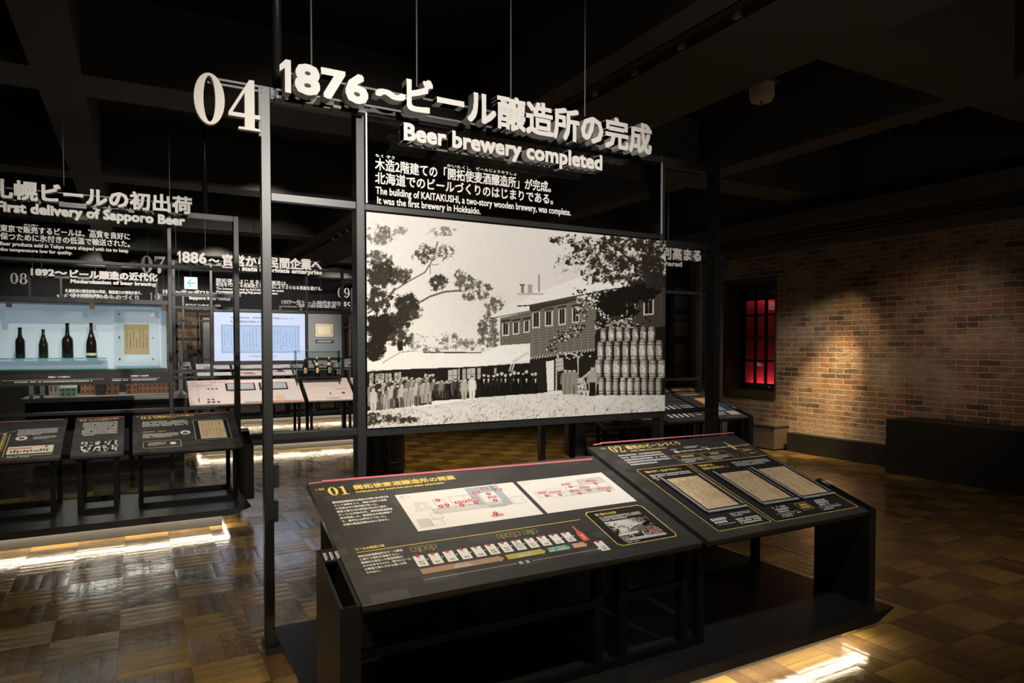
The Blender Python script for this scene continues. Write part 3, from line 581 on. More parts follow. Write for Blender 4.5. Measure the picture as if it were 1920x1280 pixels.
def brewery_photo(cv):
    """an old photograph: trees, timber brewery, people lined up, barrels; tones 0..1"""
    N_ = cv.noise; R = random.Random(11)
    cv.g = .70+.06*np.clip((900-cv.X)/900, -1, 1)
    # hazy trees on the horizon
    for k, (x, y, a, b) in enumerate(((620, 640, 120, 60), (420, 640, 90, 60), (500, 690, 60, 30), (720, 660, 50, 40))): cv.leaves(x, y, a, b, .30, .75, 40+k, 18)
    for k, (x, y, a, b) in enumerate(((830, 600, 85, 130), (860, 470, 70, 110), (790, 350, 80, 60), (700, 310, 70, 60), (720, 390, 60, 30))): cv.leaves(x, y, a, b, .22, .85, 50+k, 18)
    # branches of the left tree
    cv.path([(330, 565), (375, 500), (430, 425), (500, 385), (580, 360), (670, 352)], 11, .22); cv.path([(255, 400), (300, 350), (380, 300), (470, 250), (520, 170), (540, 80)], 9, .30); cv.path([(500, 260), (500, 210), (545, 205)], 5, .35)
    cv.path([(150, 480), (240, 420), (300, 340)], 10, .2)
    for k, (x, y, a, b, c, d) in enumerate(((220, 40, 110, 70, .30, .8), (330, 20, 80, 40, .4, .7), (560, 20, 90, 40, .35, .7), (200, 180, 90, 70, .22, .9), (230, 260, 120, 90, .10, 1.1), (340, 270, 70, 55, .14, 1.0), (470, 150, 80, 70, .16, .9), (590, 140, 70, 50, .2, .85), (550, 310, 65, 60, .12, 1.0), (660, 270, 40, 50, .25, .8),
            (210, 400, 100, 90, .10, 1.0), (370, 430, 85, 80, .08, 1.15), (230, 560, 120, 110, .05, 1.3), (330, 520, 90, 70, .08, 1.1), (190, 680, 70, 90, .05, 1.3), (330, 620, 80, 60, .12, 1.0), (420, 480, 50, 40, .12, 1.0))): cv.leaves(x, y, a, b, c, d, 60+k, 22)
    # brewery: left wing, main block
    cv.poly([(893, 508), (1060, 468), (1060, 655), (893, 662)], .25)
    for i in range(11): cv.seg((893, 520+14*i), (1060, 484+15.5*i), 2.2, .09)
    for i in range(7): cv.seg((905+26*i, 500), (905+26*i, 660), 3, .30, .7)
    cv.poly([(833, 500), (985, 408), (1060, 440), (1060, 470), (870, 508)], .72); cv.seg((833, 510), (1056, 468), 5, .12)
    cv.poly([(1058, 440), (1315, 385), (1440, 420), (1440, 700), (1060, 738)], .27); cv.poly([(1430, 372), (1830, 300), (1830, 640), (1430, 660)], .13)
    for i in range(21): cv.seg((1060, 452+14.2*i), (1440, 402+14.8*i), 2.4, .08)
    for i in range(10): cv.seg((1075+39*i, 430), (1075+39*i, 735), 3.4, .33, .75)
    for i in range(14): cv.seg((1440, 400+16*i), (1830, 330+17*i), 2.2, .06)
    for i in range(8): cv.seg((1460+48*i, 340), (1460+48*i, 640), 3, .22, .6)
    cv.poly([(990, 437), (1100, 345), (1135, 352), (1480, 225), (1830, 175), (1830, 305), (1330, 378), (1060, 432)], .74); cv.path([(990, 440), (1060, 436), (1320, 384), (1480, 352), (1830, 305)], 7, .06)
    cv.poly([(1060, 440), (1320, 390), (1320, 410), (1060, 470)], .06, .8)
    for x0, x1, y0, y1 in ((1078, 1112, 475, 558), (1148, 1184, 468, 548), (1224, 1258, 456, 540), (1300, 1336, 448, 528), (906, 940, 535, 602), (968, 998, 530, 594), (1028, 1056, 522, 584), (1606, 1650, 415, 494), (1702, 1752, 405, 484)):
        cv.poly([(x0-4, y0+3), (x1+4, y0-2), (x1+4, y1+4), (x0-4, y1+8)], .62); cv.poly([(x0+3, y0+3), (x1-3, y0), (x1-3, y1-3), (x0+3, y1)], .05); cv.seg(((x0+x1)/2, y0), ((x0+x1)/2, y1), 2.5, .35); cv.poly([(x0-12, y0-2), (x1+10, y0-12), (x1+6, y0-22), (x0-2, y0-14)], .08)
    for x0, x1, y0, y1, c in ((1010, 1026, 322, 372, .30), (1004, 1032, 316, 326, .22), (1048, 1073, 318, 366, .45), (1106, 1116, 262, 362, .42), (990, 1135, 366, 378, .52), (1344, 1358, 238, 266, .1)): cv.poly([(x0, y0), (x1, y0), (x1, y1), (x0, y1)], c)
    # long low roof, dark shed under it
    cv.poly([(140, 800), (145, 760), (260, 735), (330, 698), (430, 695), (480, 707), (785, 702), (895, 660), (1062, 650), (1062, 745), (740, 778), (320, 792)], .76)
    cv.seg((462, 700), (785, 702), 7, .10); cv.path([(230, 760), (330, 700), (420, 690)], 4, .3); cv.poly([(312, 640), (345, 640), (345, 690), (318, 692)], .05)
    cv.poly([(140, 808), (320, 796), (740, 781), (1160, 752), (1160, 925), (900, 945), (500, 975), (140, 1030)], .035)
    for x0, x1, y0, y1 in ((160, 178, 820, 880), (190, 240, 822, 870), (246, 282, 820, 872), (298, 336, 815, 865), (600, 650, 800, 860), (655, 666, 795, 860), (680, 700, 795, 850), (706, 752, 792, 850), (766, 782, 790, 850), (860, 872, 790, 850)):
        cv.poly([(x0, y0), (x1, y0-4), (x1, y1), (x0, y1)], .50); cv.seg((x0, (y0+y1)/2), (x1, (y0+y1)/2), 3, .2); cv.seg(((x0+x1)/2, y0), ((x0+x1)/2, y1), 3, .22)
    cv.put((N_(6, 7, 2) > .55).astype(float)*cv.inside([(140, 800), (330, 795), (330, 860), (140, 870)]), .06, .5)
    # porch
    cv.poly([(1060, 738), (1200, 722), (1440, 688), (1440, 915), (1060, 915)], .05); cv.poly([(1150, 752), (1196, 744), (1196, 912), (1158, 914)], .72); cv.poly([(1206, 736), (1246, 730), (1250, 800), (1210, 810)], .55); cv.poly([(1204, 735), (1212, 733), (1212, 916), (1204, 918)], .5); cv.poly([(1326, 720), (1334, 718), (1336, 900), (1330, 900)], .55)
    for k in range(5): cv.seg((1206, 760+22*k), (1248, 752+22*k), 3, .2)
    for k in range(24): cv.seg((1064+16*k, 738-2.1*k), (1072+16*k, 726-2.1*k), 6, .55); cv.seg((1072+16*k, 738-2.1*k), (1078+16*k, 728-2.1*k), 5, .05)
    cv.path([(1062, 750), (1200, 730), (1440, 696)], 6, .04)
    cv.path([(942, 806), (962, 748), (1060, 690)], 4, .70); cv.path([(958, 808), (978, 752), (1060, 704)], 4, .70)
    for k in range(7): cv.seg((944+4*k, 800-9*k), (960+3*k, 803-9*k), 3, .6)
    for k in range(9): cv.seg((966+10*k, 747-6*k), (978+9*k, 752-6*k), 3, .3)
    # dark leaves and garland
    for k, (x, y, a, b, d) in enumerate(((1520, 430, 110, 90, 1.3), (1620, 380, 160, 60, 1.2), (1480, 520, 60, 60, .9), (1700, 350, 130, 60, 1.2), (1600, 470, 90, 50, 1.0))): cv.leaves(x, y, a, b, .03, d, 90+k, 24)
    cv.path([(1800, 290), (1700, 240), (1640, 200), (1560, 120), (1480, 75)], 12, .12); cv.path([(1790, 300), (1740, 180), (1690, 90)], 14, .10); cv.path([(1640, 200), (1540, 240), (1460, 250)], 7, .15); cv.path([(1700, 240), (1800, 150)], 8, .12)
    for k, (x, y, a, b, d) in enumerate(((1250, 70, 120, 40, .62), (1400, 110, 160, 70, .78), (1560, 100, 150, 80, .85), (1730, 110, 120, 90, .95), (1350, 190, 160, 70, .68), (1500, 190, 140, 70, .8), (1640, 210, 130, 70, .95), (1760, 220, 90, 90, 1.1), (1480, 270, 150, 60, .75), (1640, 290, 140, 50, .9), (1770, 300, 80, 60, 1.2), (1230, 230, 60, 40, .5))): cv.leaves(x, y, a, b, .07, d, 110+k, 20)
    G = [(1330, 355), (1420, 370), (1440, 440), (1345, 400), (1350, 480), (1350, 570), (1270, 605), (1200, 640), (1170, 690)]
    for p, q in zip(G, G[1:]):
        for k in range(26):
            t = R.random(); x = p[0]+(q[0]-p[0])*t+R.gauss(0, 14); y = p[1]+(q[1]-p[1])*t+R.gauss(0, 14); cv.ell(x, y, 6, 5, R.choice((.04, .05, .06, .5, .62)))
    for k in range(120):
        t = R.random(); x = 1400+240*t; y = 425+110*math.sin(t*math.pi*.55)+20*t+R.gauss(0, 8); cv.ell(x, y, 5, 5, R.choice((.05, .08, .6, .72)))
    for k in range(140): cv.ell(R.gauss(1560, 70), R.gauss(545, 18), 7, 6, R.choice((.03, .05, .4, .55)))
    for k in range(40): cv.ell(R.gauss(1300, 45), R.gauss(716, 10), 6, 5, R.choice((.05, .5, .6)))
    # barrels in four rows
    cv.poly([(1425, 600), (1450, 575), (1830, 555), (1830, 945), (1425, 945)], .04)
    for y0, y1, xa, xb, n in ((565, 642, 1455, 1770, 7), (640, 748, 1437, 1815, 8), (742, 842, 1424, 1830, 8), (842, 940, 1445, 1808, 9)):
        ww = (xb-xa)/n
        for k in range(n):
            w2 = ww*.47*(1+.12*k/n); cx = xa+ww*(k+.5); ya = y0-8*k/n*(y0 < 700); yb = y1-(3*k/n if y0 < 700 else 0)
            t = np.clip((cv.Y-ya)/(yb-ya), 0, 1); half = w2*(.80+.20*np.sin(t*np.pi)); d = (cv.X-cx)/half; ins = ((np.abs(d) < 1) & (cv.Y > ya) & (cv.Y < yb)).astype(float)
            tone = np.clip(.60-.16*R.random()-.50*np.clip(d+.15, 0, 1)**1.3-.18*np.clip(-d-.55, 0, 1)+.14*(cv.noise(5, 200+k, 2)-.5), .04, 1)
            cv.g = cv.g*(1-ins)+tone*ins
            for hy in (.06, .2, .78, .93): cv.put(ins*(np.abs(t-hy) < .022), .07, .75)
            if y0 < 840:
                for j in range(2): cv.path([(cx-w2*.25+R.uniform(-4, 4), ya+(.34+.2*j)*(yb-ya)), (cx+R.uniform(-6, 8), ya+(.40+.2*j)*(yb-ya)), (cx+w2*.2, ya+(.54+.2*j)*(yb-ya))], 5, .80, .85)
    # ground
    gm = cv.inside([(130, 1030), (500, 1000), (700, 968), (900, 945), (1110, 930), (1330, 942), (1830, 940), (1830, 1140), (130, 1140)])
    cv.g = cv.g*(1-gm)+gm*(.66+.10*(N_(60, 21, 3)-.5)); n = N_(16, 23, 3); low = np.clip((cv.Y-1000+(cv.X-200)*.02)/100, 0, 1)
    n2 = N_(5, 27, 2); cv.put(gm*np.clip((n*.5+n2*.5-.63+.09*low)*8, 0, 1), .18, .7); cv.put(gm*(N_(4, 25, 2) > .76), .25, .6)
    for k in range(14): cv.leaves(R.uniform(150, 420), R.uniform(1050, 1100), 60, 18, .10, .75, 300+k, 16)
    # people: crowd at the left, gentlemen in the middle, four by the porch
    def person(x, yb, h, coat, leg, head=.55):
        w_ = h*.155
        cv.poly([(x-w_*.75, yb), (x-w_*.95, yb-h*.5), (x-w_*1.05, yb-h*.78), (x-w_*.4, yb-h*.86), (x+w_*.4, yb-h*.86), (x+w_*1.05, yb-h*.78), (x+w_*.95, yb-h*.5), (x+w_*.75, yb)], coat)
        cv.poly([(x-w_*.7, yb), (x-w_*.6, yb-h*.45), (x+w_*.6, yb-h*.45), (x+w_*.7, yb)], leg); cv.seg((x, yb), (x, yb-h*.36), 3, .03)
        cv.ell(x, yb-h*.92, h*.062, h*.075, head); cv.poly([(x-h*.065, yb-h*.94), (x+h*.065, yb-h*.94), (x+h*.05, yb-h), (x-h*.05, yb-h)], R.choice((.05, .08, .5)))
        cv.seg((x-w_*.95, yb-h*.75), (x-w_*1.15, yb-h*.42), h*.06, coat*.8); cv.seg((x+w_*.95, yb-h*.75), (x+w_*1.1, yb-h*.42), h*.06, coat*.8)
    for k in range(24):
        x = 170+k*15+R.uniform(-5, 5); person(x, 1000-k*2.2+R.uniform(-4, 4), R.uniform(118, 140), R.choice((.08, .18, .30, .42)), R.choice((.06, .14, .30)))
    for k in range(13): x = 185+k*26+R.uniform(-5, 5); person(x, 1028-k*3.0, R.uniform(100, 140), R.choice((.12, .28, .40, .50)), R.choice((.10, .2, .42)))
    person(180, 1030, 130, .55, .58); person(246, 1020, 85, .42, .45); person(462, 985, 120, .45, .40); person(488, 980, 118, .42, .42)
    for k in range(16): x = 520+k*14+R.uniform(-5, 5); person(x, 962-k*.8, R.uniform(95, 115), R.choice((.04, .06, .12, .3)), R.choice((.04, .08)))
    person(735, 960, 128, .66, .66); person(690, 966, 118, .48, .45)
    for k in range(13): x = 805+k*24+R.uniform(-5, 5); person(x, 945-k*1.0, R.uniform(118, 138), R.choice((.02, .03, .05)), .02, .6); cv.poly([(x-5, 945-96), (x+5, 945-96), (x, 945-70)], .68)
    for x in (1260, 1284, 1308): person(x, 936, 145, .36, .34)
    cv.poly([(1326, 948), (1326, 850), (1360, 838), (1376, 880), (1384, 945)], .60); cv.put(cv.inside([(1326, 948), (1326, 850), (1360, 838), (1384, 945)])*(N_(6, 77, 2) > .55), .2)
    person(1412, 946, 172, .44, .04); cv.seg((1396, 815), (1362, 840), 14, .5)
    cv.g = np.clip(cv.g*(1+.10*(N_(5, 401, 2)-.5)), .012, .80)
photo = MB().box(1.086, 3.180, Y4-.012, Y4+.02, 1.109, 2.272).build('photo_panel', 'matt_black', s4)
cv = Canvas(front(Y4-.012), 1.0865, 1.1095, 3.1795, 2.2715, 720, 400, .72); brewery_photo(cv)
PHOTO = cv.g.copy()
cv.build('photo_print', photo, (1.0, 1.05, 1.13), h=.0015)

# ------------------------------------------------------------------ platform and reading table of stand 04
platform('long black platform in front, carrying the two large tilted boards, warm light under its lip', .575, 3.545, 2.165, 3.50, front_in=.13, inset=.26)
t4, b4 = table('large near reading table with two tilted boards about the brewery opening and first beer', [(.662, 2.232, 3.10), (2.268, 3.44, 3.20)], 2.25, .667, .3212, .156, .585, 3.50, legs=False)
for x in (1.713, 1.842, 2.198, 2.30):
    MB().box(x-.02, x+.02, 2.33, 2.37, .156, .62).build('leg', 'leg_black', t4)
for x in (.72, 1.84, 2.20, 2.31, 3.40): MB().box(x-.022, x+.022, 2.96, 3.0, .156, .82).build('leg', 'leg_black', t4)
r = MB(); r.box(.67, 1.70, 2.335, 2.365, .44, .47); r.box(1.85, 2.19, 2.335, 2.365, .44, .47); r.box(.67, 2.32, 2.335, 2.365, .156, .19); r.box(.74, 3.38, 2.97, 2.99, .156, .19); r.build('cross_rail', 'leg_black', t4)
MB().box(.70, 2.20, 2.94, 2.955, .19, .80).build('back_panel', 'matt_black', t4)
def quadpx(mb, P, pts, h=.001): mb.poly(P, [P.uv(*p) for p in pts], h)
def rectpx(P, a, b):                     # rectangle from lower-left and upper-right picture points, in board coordinates
    u0, v0 = P.uv(*a); u1, v1 = P.uv(*b); return u0, v0, u1, v1
def heading(board, P, w, L, no, jp, en, sec, wj, we, small=1.0):
    pk = MB(); pk.quad(P, .03, L-.030, .075, L-.022, .0008); pk.quad(P, .075, L-.026, w-.03, L-.016, .0008); pk.build('pink_rule', 'pink', board)
    g = MB(); serif(g, P, no, .068, L-.118*small, .068+.105*small, L-.045*small, .0009); serif(g, P, sec, .042*small, L-.062*small, .062*small, L-.050*small, .0009)
    x = .195*small; fit(g, P, jp, x, L-.088*small, x+wj, L-.045*small, .0009, 0, .0016*small)
    if en: fit(g, P, en, x+.012, L-.113*small, x+we, L-.098*small, .0009, 0, .0010*small)
    g.build('heading', 'gold', board)
# board 01
o, P, w, L = b4[0];
pk = MB(); quadpx(pk, P, [(579, 905.5), (603, 903), (603, 905), (579, 908)]); quadpx(pk, P, [(603, 900.5), (1110, 859), (1111, 862), (604, 904)]); pk.build('pink_rule', 'pink', o)
g = MB()
serif(g, P, '01', .070, .756, .160, .832, .0009)
serif(g, P, '04', .037, .812, .060, .832, .0009); g.quad(P, .020, .820, .026, .823); g.quad(P, .028, .820, .034, .823)
fit(g, P, '開拓使麦酒醸造所の開業', .189, .785, .688, .828, .0009, 0, .0018); fit(g, P, 'かいたくし', .20, .834, .32, .840, .0009); fit(g, P, 'じょうぞうしょ', .42, .833, .55, .839, .0009)
fit(g, P, 'OPENING OF KAITAKUSHI BEER BREWERY', .186, .757, .618, .771, .0009, 0, .0013)
fit(g, P, 'ビールの製造工程', .067, .322, .182, .340, .0009, 0, .0007); ua = .066
g.quad(P, ua, .3085, 1.10, .3120)
g.build('heading', 'gold', o)
t = MB()
ua, va = .066, .690; S = .0172
for k, ln in enumerate(('開拓使麦酒醸造所の建設は村橋久成が責任者', 'として指揮をとり、施設の設計と設備', 'の手配は中川清兵衛が担った。', '建設工事は1876(明治9)年6月に着手、', 'そして3カ月後の9月、開拓使麦酒醸造', '所は完成した。醸造所は木造2階建て', 'で、建坪は126坪ほどであった。', '年間の製造目標は45klと定めた。')):
    say(t, P, ln, ua, va-.0262*k, S, .80, .0009, .0006, width=(.250 if k == 0 else None))
ua, va = .064, .278
for k, ln in enumerate(('開拓使麦酒醸造所のビール醸造', 'に関する資料を確認すると、', '機械化の度合いや製造規模の', '大小はあるものの、現代のビール', 'の製造工程と大きな違いは見', 'られない。')): say(t, P, ln, ua, va-.0212*k, .0150, .84, .0009, .0005)
t.build('board_text', 'print_white', o)
# the two floor plans
pv0, pv1 = .394, .702; pa0, pa1, pb0, pb1 = .347, .953, .976, 1.494
for a, b in ((pa0, pa1), (pb0, pb1)): MB().quad(P, a, pv0, b, pv1, .001).build('floor_plan', 'paper_white', o)
gl = MB(); bl = MB(); rd = MB(); wl = MB(); kk = MB()
def rl(a, b, c, d, x0=pa0, x1=pa1): return x0+(x1-x0)*a, pv0+(pv1-pv0)*b, x0+(x1-x0)*c, pv0+(pv1-pv0)*d
for q in ((.56, .46, .63, .97), (.63, .80, .80, .97), (.78, .36, .845, .97), (.64, .34, .78, .42)): bl.quad(P, *rl(*q), .0014)
for q in ((.10, .50, .19, .72), (.12, .54, .17, .68), (.25, .50, .34, .75), (.38, .50, .56, .78), (.44, .50, .56, .6), (.20, .36, .78, .50), (.04, .08, .13, .28), (.13, .08, .22, .24), (.16, .24, .24, .40), (.64, .42, .78, .80), (.86, .36, .96, .56), (.50, .5, .56, .78), (.58, .36, .63, .46)): gl.outline(P, *rl(*q), .0022, .0016)
for q in ((.20, .36, .78, .50), (.04, .08, .13, .28)): kk.quad(P, *rl(*q), .0012)
for k in range(7): gl.quad(P, *rl(.08+.12*k, .44, .083+.12*k, .56+.05*(k % 3)), .0016)
for q in ((.60, .10, .69, .16), (.40, .56, .50, .63), (.515, .58, .60, .65), (.60, .78, .66, .84), (.69, .88, .75, .93), (.80, .80, .86, .86), (.69, .60, .76, .66)): rd.quad(P, *rl(*q), .0018); a = rl(*q); tiny(wl, P, a[0]+.006, a[1]+.003, a[2]-.004, a[3]-.003, 1, .0022, .9, 1)
def disc(mb, P, u, v, r, h): mb.poly(P, [(u+r*math.cos(2*math.pi*i/14), v+r*math.sin(2*math.pi*i/14)) for i in range(14)], h)
for i, (a, b) in enumerate(((.29, .72), (.44, .51), (.56, .53), (.64, .19), (.715, .73), (.725, .53), (.28, .55), (.33, .56))):
    q = rl(a, b, a, b); disc(rd, P, q[0], q[1], .0125, .0018); tiny(wl, P, q[0]-.005, q[1]-.007, q[0]+.005, q[1]+.007, 1, .0022, .7, 1)
ex = (pb0, pb1)
for q in ((.07, .44, .20, .62), (.20, .40, .36, .66), (.42, .40, .62, .66), (.62, .40, .78, .80), (.48, .66, .62, .80), (.78, .46, .92, .86), (.30, .40, .80, .52)): gl.outline(P, *rl(*q, *ex), .0022, .0016)
for q in ((.42, .40, .92, .55), (.62, .66, .92, .86)): kk.quad(P, *rl(*q, *ex), .0012)
for a, b, n_ in ((.10, .55, .08), (.22, .53, .12), (.42, .72, .1), (.44, .50, .1), (.57, .56, .11), (.72, .74, .11), (.74, .46, .15)):
    q = rl(a, b, a+n_, b+.055, *ex); rd.quad(P, *q, .0018); tiny(wl, P, q[0]+.006, q[1]+.003, q[2]-.004, q[3]-.003, 1, .0022, .9, 1); disc(rd, P, (q[0]+q[2])/2+.01, q[1]-.020, .0115, .0018); tiny(wl, P, (q[0]+q[2])/2+.005, q[1]-.026, (q[0]+q[2])/2+.015, q[1]-.013, 1, .0022, .7, 1)
for x0_ in (pa0, pb0): gl.outline(P, x0_+.018, pv1-.036, x0_+.058, pv1-.014, .0014, .0016, .006)
tiny(gl, P, pa0+.024, pv1-.032, pa0+.052, pv1-.018, 1, .0016, .8, 1)
kk.build('plan_tint', mat('plan_tint', (.62, .60, .56), .6), o); gl.build('plan_lines', 'grey_line', o); bl.build('plan_rooms', 'blue_grey', o); rd.build('plan_tags', 'red_print', o); wl.build('plan_tag_text', 'paper_white', o)
# brewing steps
dots = MB(); ct = MB(); yb_ = MB(); arr = MB()
lab = ('原料|貯蔵', '精麦', '浸麦', '発芽', '焙燥', '麦芽|貯蔵', '麦芽|粉砕', '糖化|麦汁ろ過|煮沸', '麦汁|冷却', '発酵', '熟成', 'びん詰|樽詰')
u_first, st, cw, chh, cvv = .263, .0618, .0435, .070, .161
def card(u, v, lb):
    MB().quad(P, u, v, u+cw, v+chh, .0012).build('step_card', 'paper_white', o); disc(dots, P, u+cw*.45, v+chh-.003, .0085, .0018)
    L_ = lb.split('|')
    for j, s_ in enumerate(L_):
        wd = cw*.80 if len(s_) > 3 else cw*.25*len(s_); fit(ct, P, s_, u+cw/2-wd/2, v+.008+.0145*(len(L_)-1-j), u+cw/2+wd/2, v+.008+.012+.0145*(len(L_)-1-j), .0018)
    ct.outline(P, u+cw*.40, v+chh*.66, u+cw*.58, v+chh*.82, .0006, .0018)
for k in range(12): card(u_first+st*k, cvv, lab[k]); 
for k in range(12): arr.poly(P, [(u_first+st*k+cw+.004, cvv+.034), (u_first+st*k+cw+.012, cvv+.039), (u_first+st*k+cw+.004, cvv+.044)], .0012)
ucl = 1.052; card(ucl, .063, '出荷|検査')
vb = .147
segs = ((788, 948, 'brown_arrow', '〈製麦工程〉'), (950, 1030, 'olive_arrow', '〈仕込工程〉'), (1030, 1075, 'green_arrow', '〈発酵・熟成工程〉'), (1073, 1106, 'orange_arrow', '〈製品化工程〉'))
ue = [.258, .622, .817, .940, 1.026]
atx = MB()
for i, (_, _, mt, lb) in enumerate(segs):
    a, b = ue[i]+.004, ue[i+1]-.008
    MB().poly(P, [(a, vb-.034), (b-.022, vb-.034), (b-.022, vb-.041), (b, vb-.0175), (b-.022, vb+.006), (b-.022, vb-.001), (a, vb-.001)], .0012).build('process_arrow', mt, o)
    wd = min(.0105*len(lb), (b-a)*.72); m_ = (a+b)/2-.006; fit(atx, P, lb, m_-wd/2, vb-.017, m_+wd/2, vb-.005, .0018); tiny(atx, P, m_-wd*.62, vb-.030, m_+wd*.62, vb-.020, 1, .0018, .8, 1)
vd = .0795; u = ue[0]
while u < ucl-.01:
    if not (u_first+st*6.2 < u < u_first+st*7.3): atx.quad(P, u, vd, u+.0042, vd+.0022, .0012)
    u += .0066
fit(atx, P, '検  査', u_first+st*6.35, vd-.008, u_first+st*7.15, vd+.012, .0012); disc(atx, P, ucl-.006, vd+.002, .006, .0012)
for (k, wd, s_) in ((0.12, .062, '大麦'), (1.2, .042, '水'), (6.35, .040, '水'), (7.05, .066, 'ホップ'), (8.4, .068, '酵母')):
    u = u_first+st*k; v = .262; yb_.outline(P, u, v, u+wd, v+.030, .0016, .0012, .005); yb_.poly(P, [(u+wd*.5, v), (u+wd*.56, v-.012), (u+wd*.62, v)], .0012); fit(yb_, P, s_, u+wd*.25, v+.008, u+wd*.75, v+.022, .0012)
dots.build('step_numbers', 'red_print', o); ct.build('step_text', 'dark_print', o); atx.build('process_text', 'print_white', o); arr.build('step_pointers', 'print_white', o); yb_.build('speech_tags', mat('gold_dull', (.62, .50, .12), .5), o)
u, v = 1.014, .150
rb = MB(); rb.poly(P, [(u, v), (u+.034, v), (u+.034, v+.056), (u+.023, v+.082), (u+.0215, v+.118), (u+.0125, v+.118), (u+.011, v+.082), (u, v+.056)], .0012); rb.build('red_bottle_mark', 'red_bottle', o)
k_ = MB(); fit(k_, P, '完', u+.010, v+.033, u+.024, v+.048, .0018); fit(k_, P, '成', u+.010, v+.014, u+.024, v+.029, .0018); k_.build('bottle_text', 'print_white', o)
# framed note with the small photograph
fu0, fv0, fu1, fv1 = 1.150, .073, 1.488, .360
bxm = MB().quad(P, fu0+.006, fv0+.006, fu1-.006, fv1-.006, .0007).build('note_ground', 'matt_black', o)
yb2 = MB(); yb2.outline(P, fu0, fv0, fu1, fv1, .0042, .0012, .018); fit(yb2, P, '樽に書かれた文字', fu0+.045, fv1-.045, fu0+.165, fv1-.024, .0012, 0, .0006); yb2.build('note_frame', 'gold', o)
tx = MB(); tiny(tx, P, fu0+.05, fv1-.092, fu1-.05, fv1-.052, 3, .0012, .62, .6); tiny(tx, P, fu0+.055, fv0+.012, fu0+.12, fv0+.020, 1, .0012, .8, 1); tx.build('note_text', 'print_white', o)
c2 = Canvas(P, fu0+.048, fv0+.026, fu1-.048, fv1-.100, 140, 90, .5)
yy = np.linspace(0, 399, 90).astype(int); xx = np.linspace(0, 719, 140).astype(int); sm = PHOTO[np.ix_(yy, xx)]**1.5
rgb = np.stack([sm**1.0, sm**1.05, sm**1.12], -1); X_, Y_ = np.meshgrid(np.linspace(0, 1, 140), np.linspace(0, 1, 90)); rm = (X_ > .74) & (X_ < .97) & (Y_ > .12) & (Y_ < .55) & (sm > .3) & (((X_*90).astype(int) % 3) == 0); rgb[rm] = (.55, .06, .06)
c2.build('note_photo', o, rgb, h=.0013)

# board 02
o, P, w, L = b4[1];
pk = MB(); quadpx(pk, P, [(1112, 832.5), (1127, 831), (1128, 833), (1113, 835)]); quadpx(pk, P, [(1124, 829.5), (1375, 810.2), (1377, 812), (1126, 832)]); pk.build('pink_rule', 'pink', o)
g = MB()
serif(g, P, '02', .118, .904, .212, .984, .0009); serif(g, P, '04', .072, .955, .100, .975, .0009)
fit(g, P, '最初のビールづくり', .237, .925, .656, .974, .0009, 0, .0022); fit(g, P, 'FIRST BEER PRODUCTION', .240, .896, .512, .911, .0009, 0, .0012)
g.build('heading', 'gold', o)
t = MB(); lines = ((1160, 856, 1240, 850), (1166, 860, 1238, 855), (1170, 864, 1252, 857), (1176, 868.5, 1256, 861), (1182, 872.5, 1230, 868))
ua, va = P.uv(1160, 856)
tiny(t, P, .120, .735, .435, .876, 5, .0009, .62, .62)
# time line
a = (.537, .843); b = (1.05, .843); t.quad(P, a[0], a[1]-.003, b[0]+.02, a[1]+.003, .0009); t.poly(P, [(b[0]+.02, a[1]-.008), (b[0]+.034, a[1]), (b[0]+.02, a[1]+.008)], .0009)
disc(t, P, a[0], a[1], .016, .001); 
for k in range(1, 8): disc(t, P, a[0]+(b[0]-a[0])*k/8, a[1], .0075 if k != 4 else .014, .001)
tiny(t, P, a[0]-.02, a[1]+.026, a[0]+.03, a[1]+.038, 1, .0009, .8, 1); tiny(t, P, a[0]+.10, a[1]+.03, a[0]+.22, a[1]+.056, 2, .0009, .7, .8); tiny(t, P, a[0]+.22, a[1]+.02, a[0]+.27, a[1]+.03, 1, .0009, .8, 1)
t.build('board_text', 'print_white', o)
gold = MB()
bt = (a[0]+(b[0]-a[0])*.86, a[1]-.045); gold.poly(P, [(bt[0], bt[1]), (bt[0]+.026, bt[1]), (bt[0]+.026, bt[1]+.055), (bt[0]+.018, bt[1]+.075), (bt[0]+.018, bt[1]+.11), (bt[0]+.008, bt[1]+.11), (bt[0]+.008, bt[1]+.075), (bt[0], bt[1]+.055)], .0013)
wt = MB()
for (x0_, x1_, tw) in ((-.07, .135, .10), (.15, .35, .07), (.47, .585, .07)):
    gold.outline(P, a[0]+x0_, a[1]-.155, a[0]+x1_, a[1]-.04, .0024, .0009); tiny(gold, P, a[0]+(x0_+x1_)/2-tw/2, a[1]-.075, a[0]+(x0_+x1_)/2+tw/2, a[1]-.052, 1, .0009, .9, 1)
    if x0_ < .4: tiny(wt, P, a[0]+x0_+.02, a[1]-.14, a[0]+x1_-.02, a[1]-.088, 3, .0009, .6, .5)
    else: tiny(gold, P, a[0]+x0_+.02, a[1]-.115, a[0]+x1_-.02, a[1]-.095, 1, .0009, .6, .9)
tiny(gold, P, b[0]+.045, a[1]-.012, b[0]+.11, a[1]+.016, 2, .0009, .7, .9)
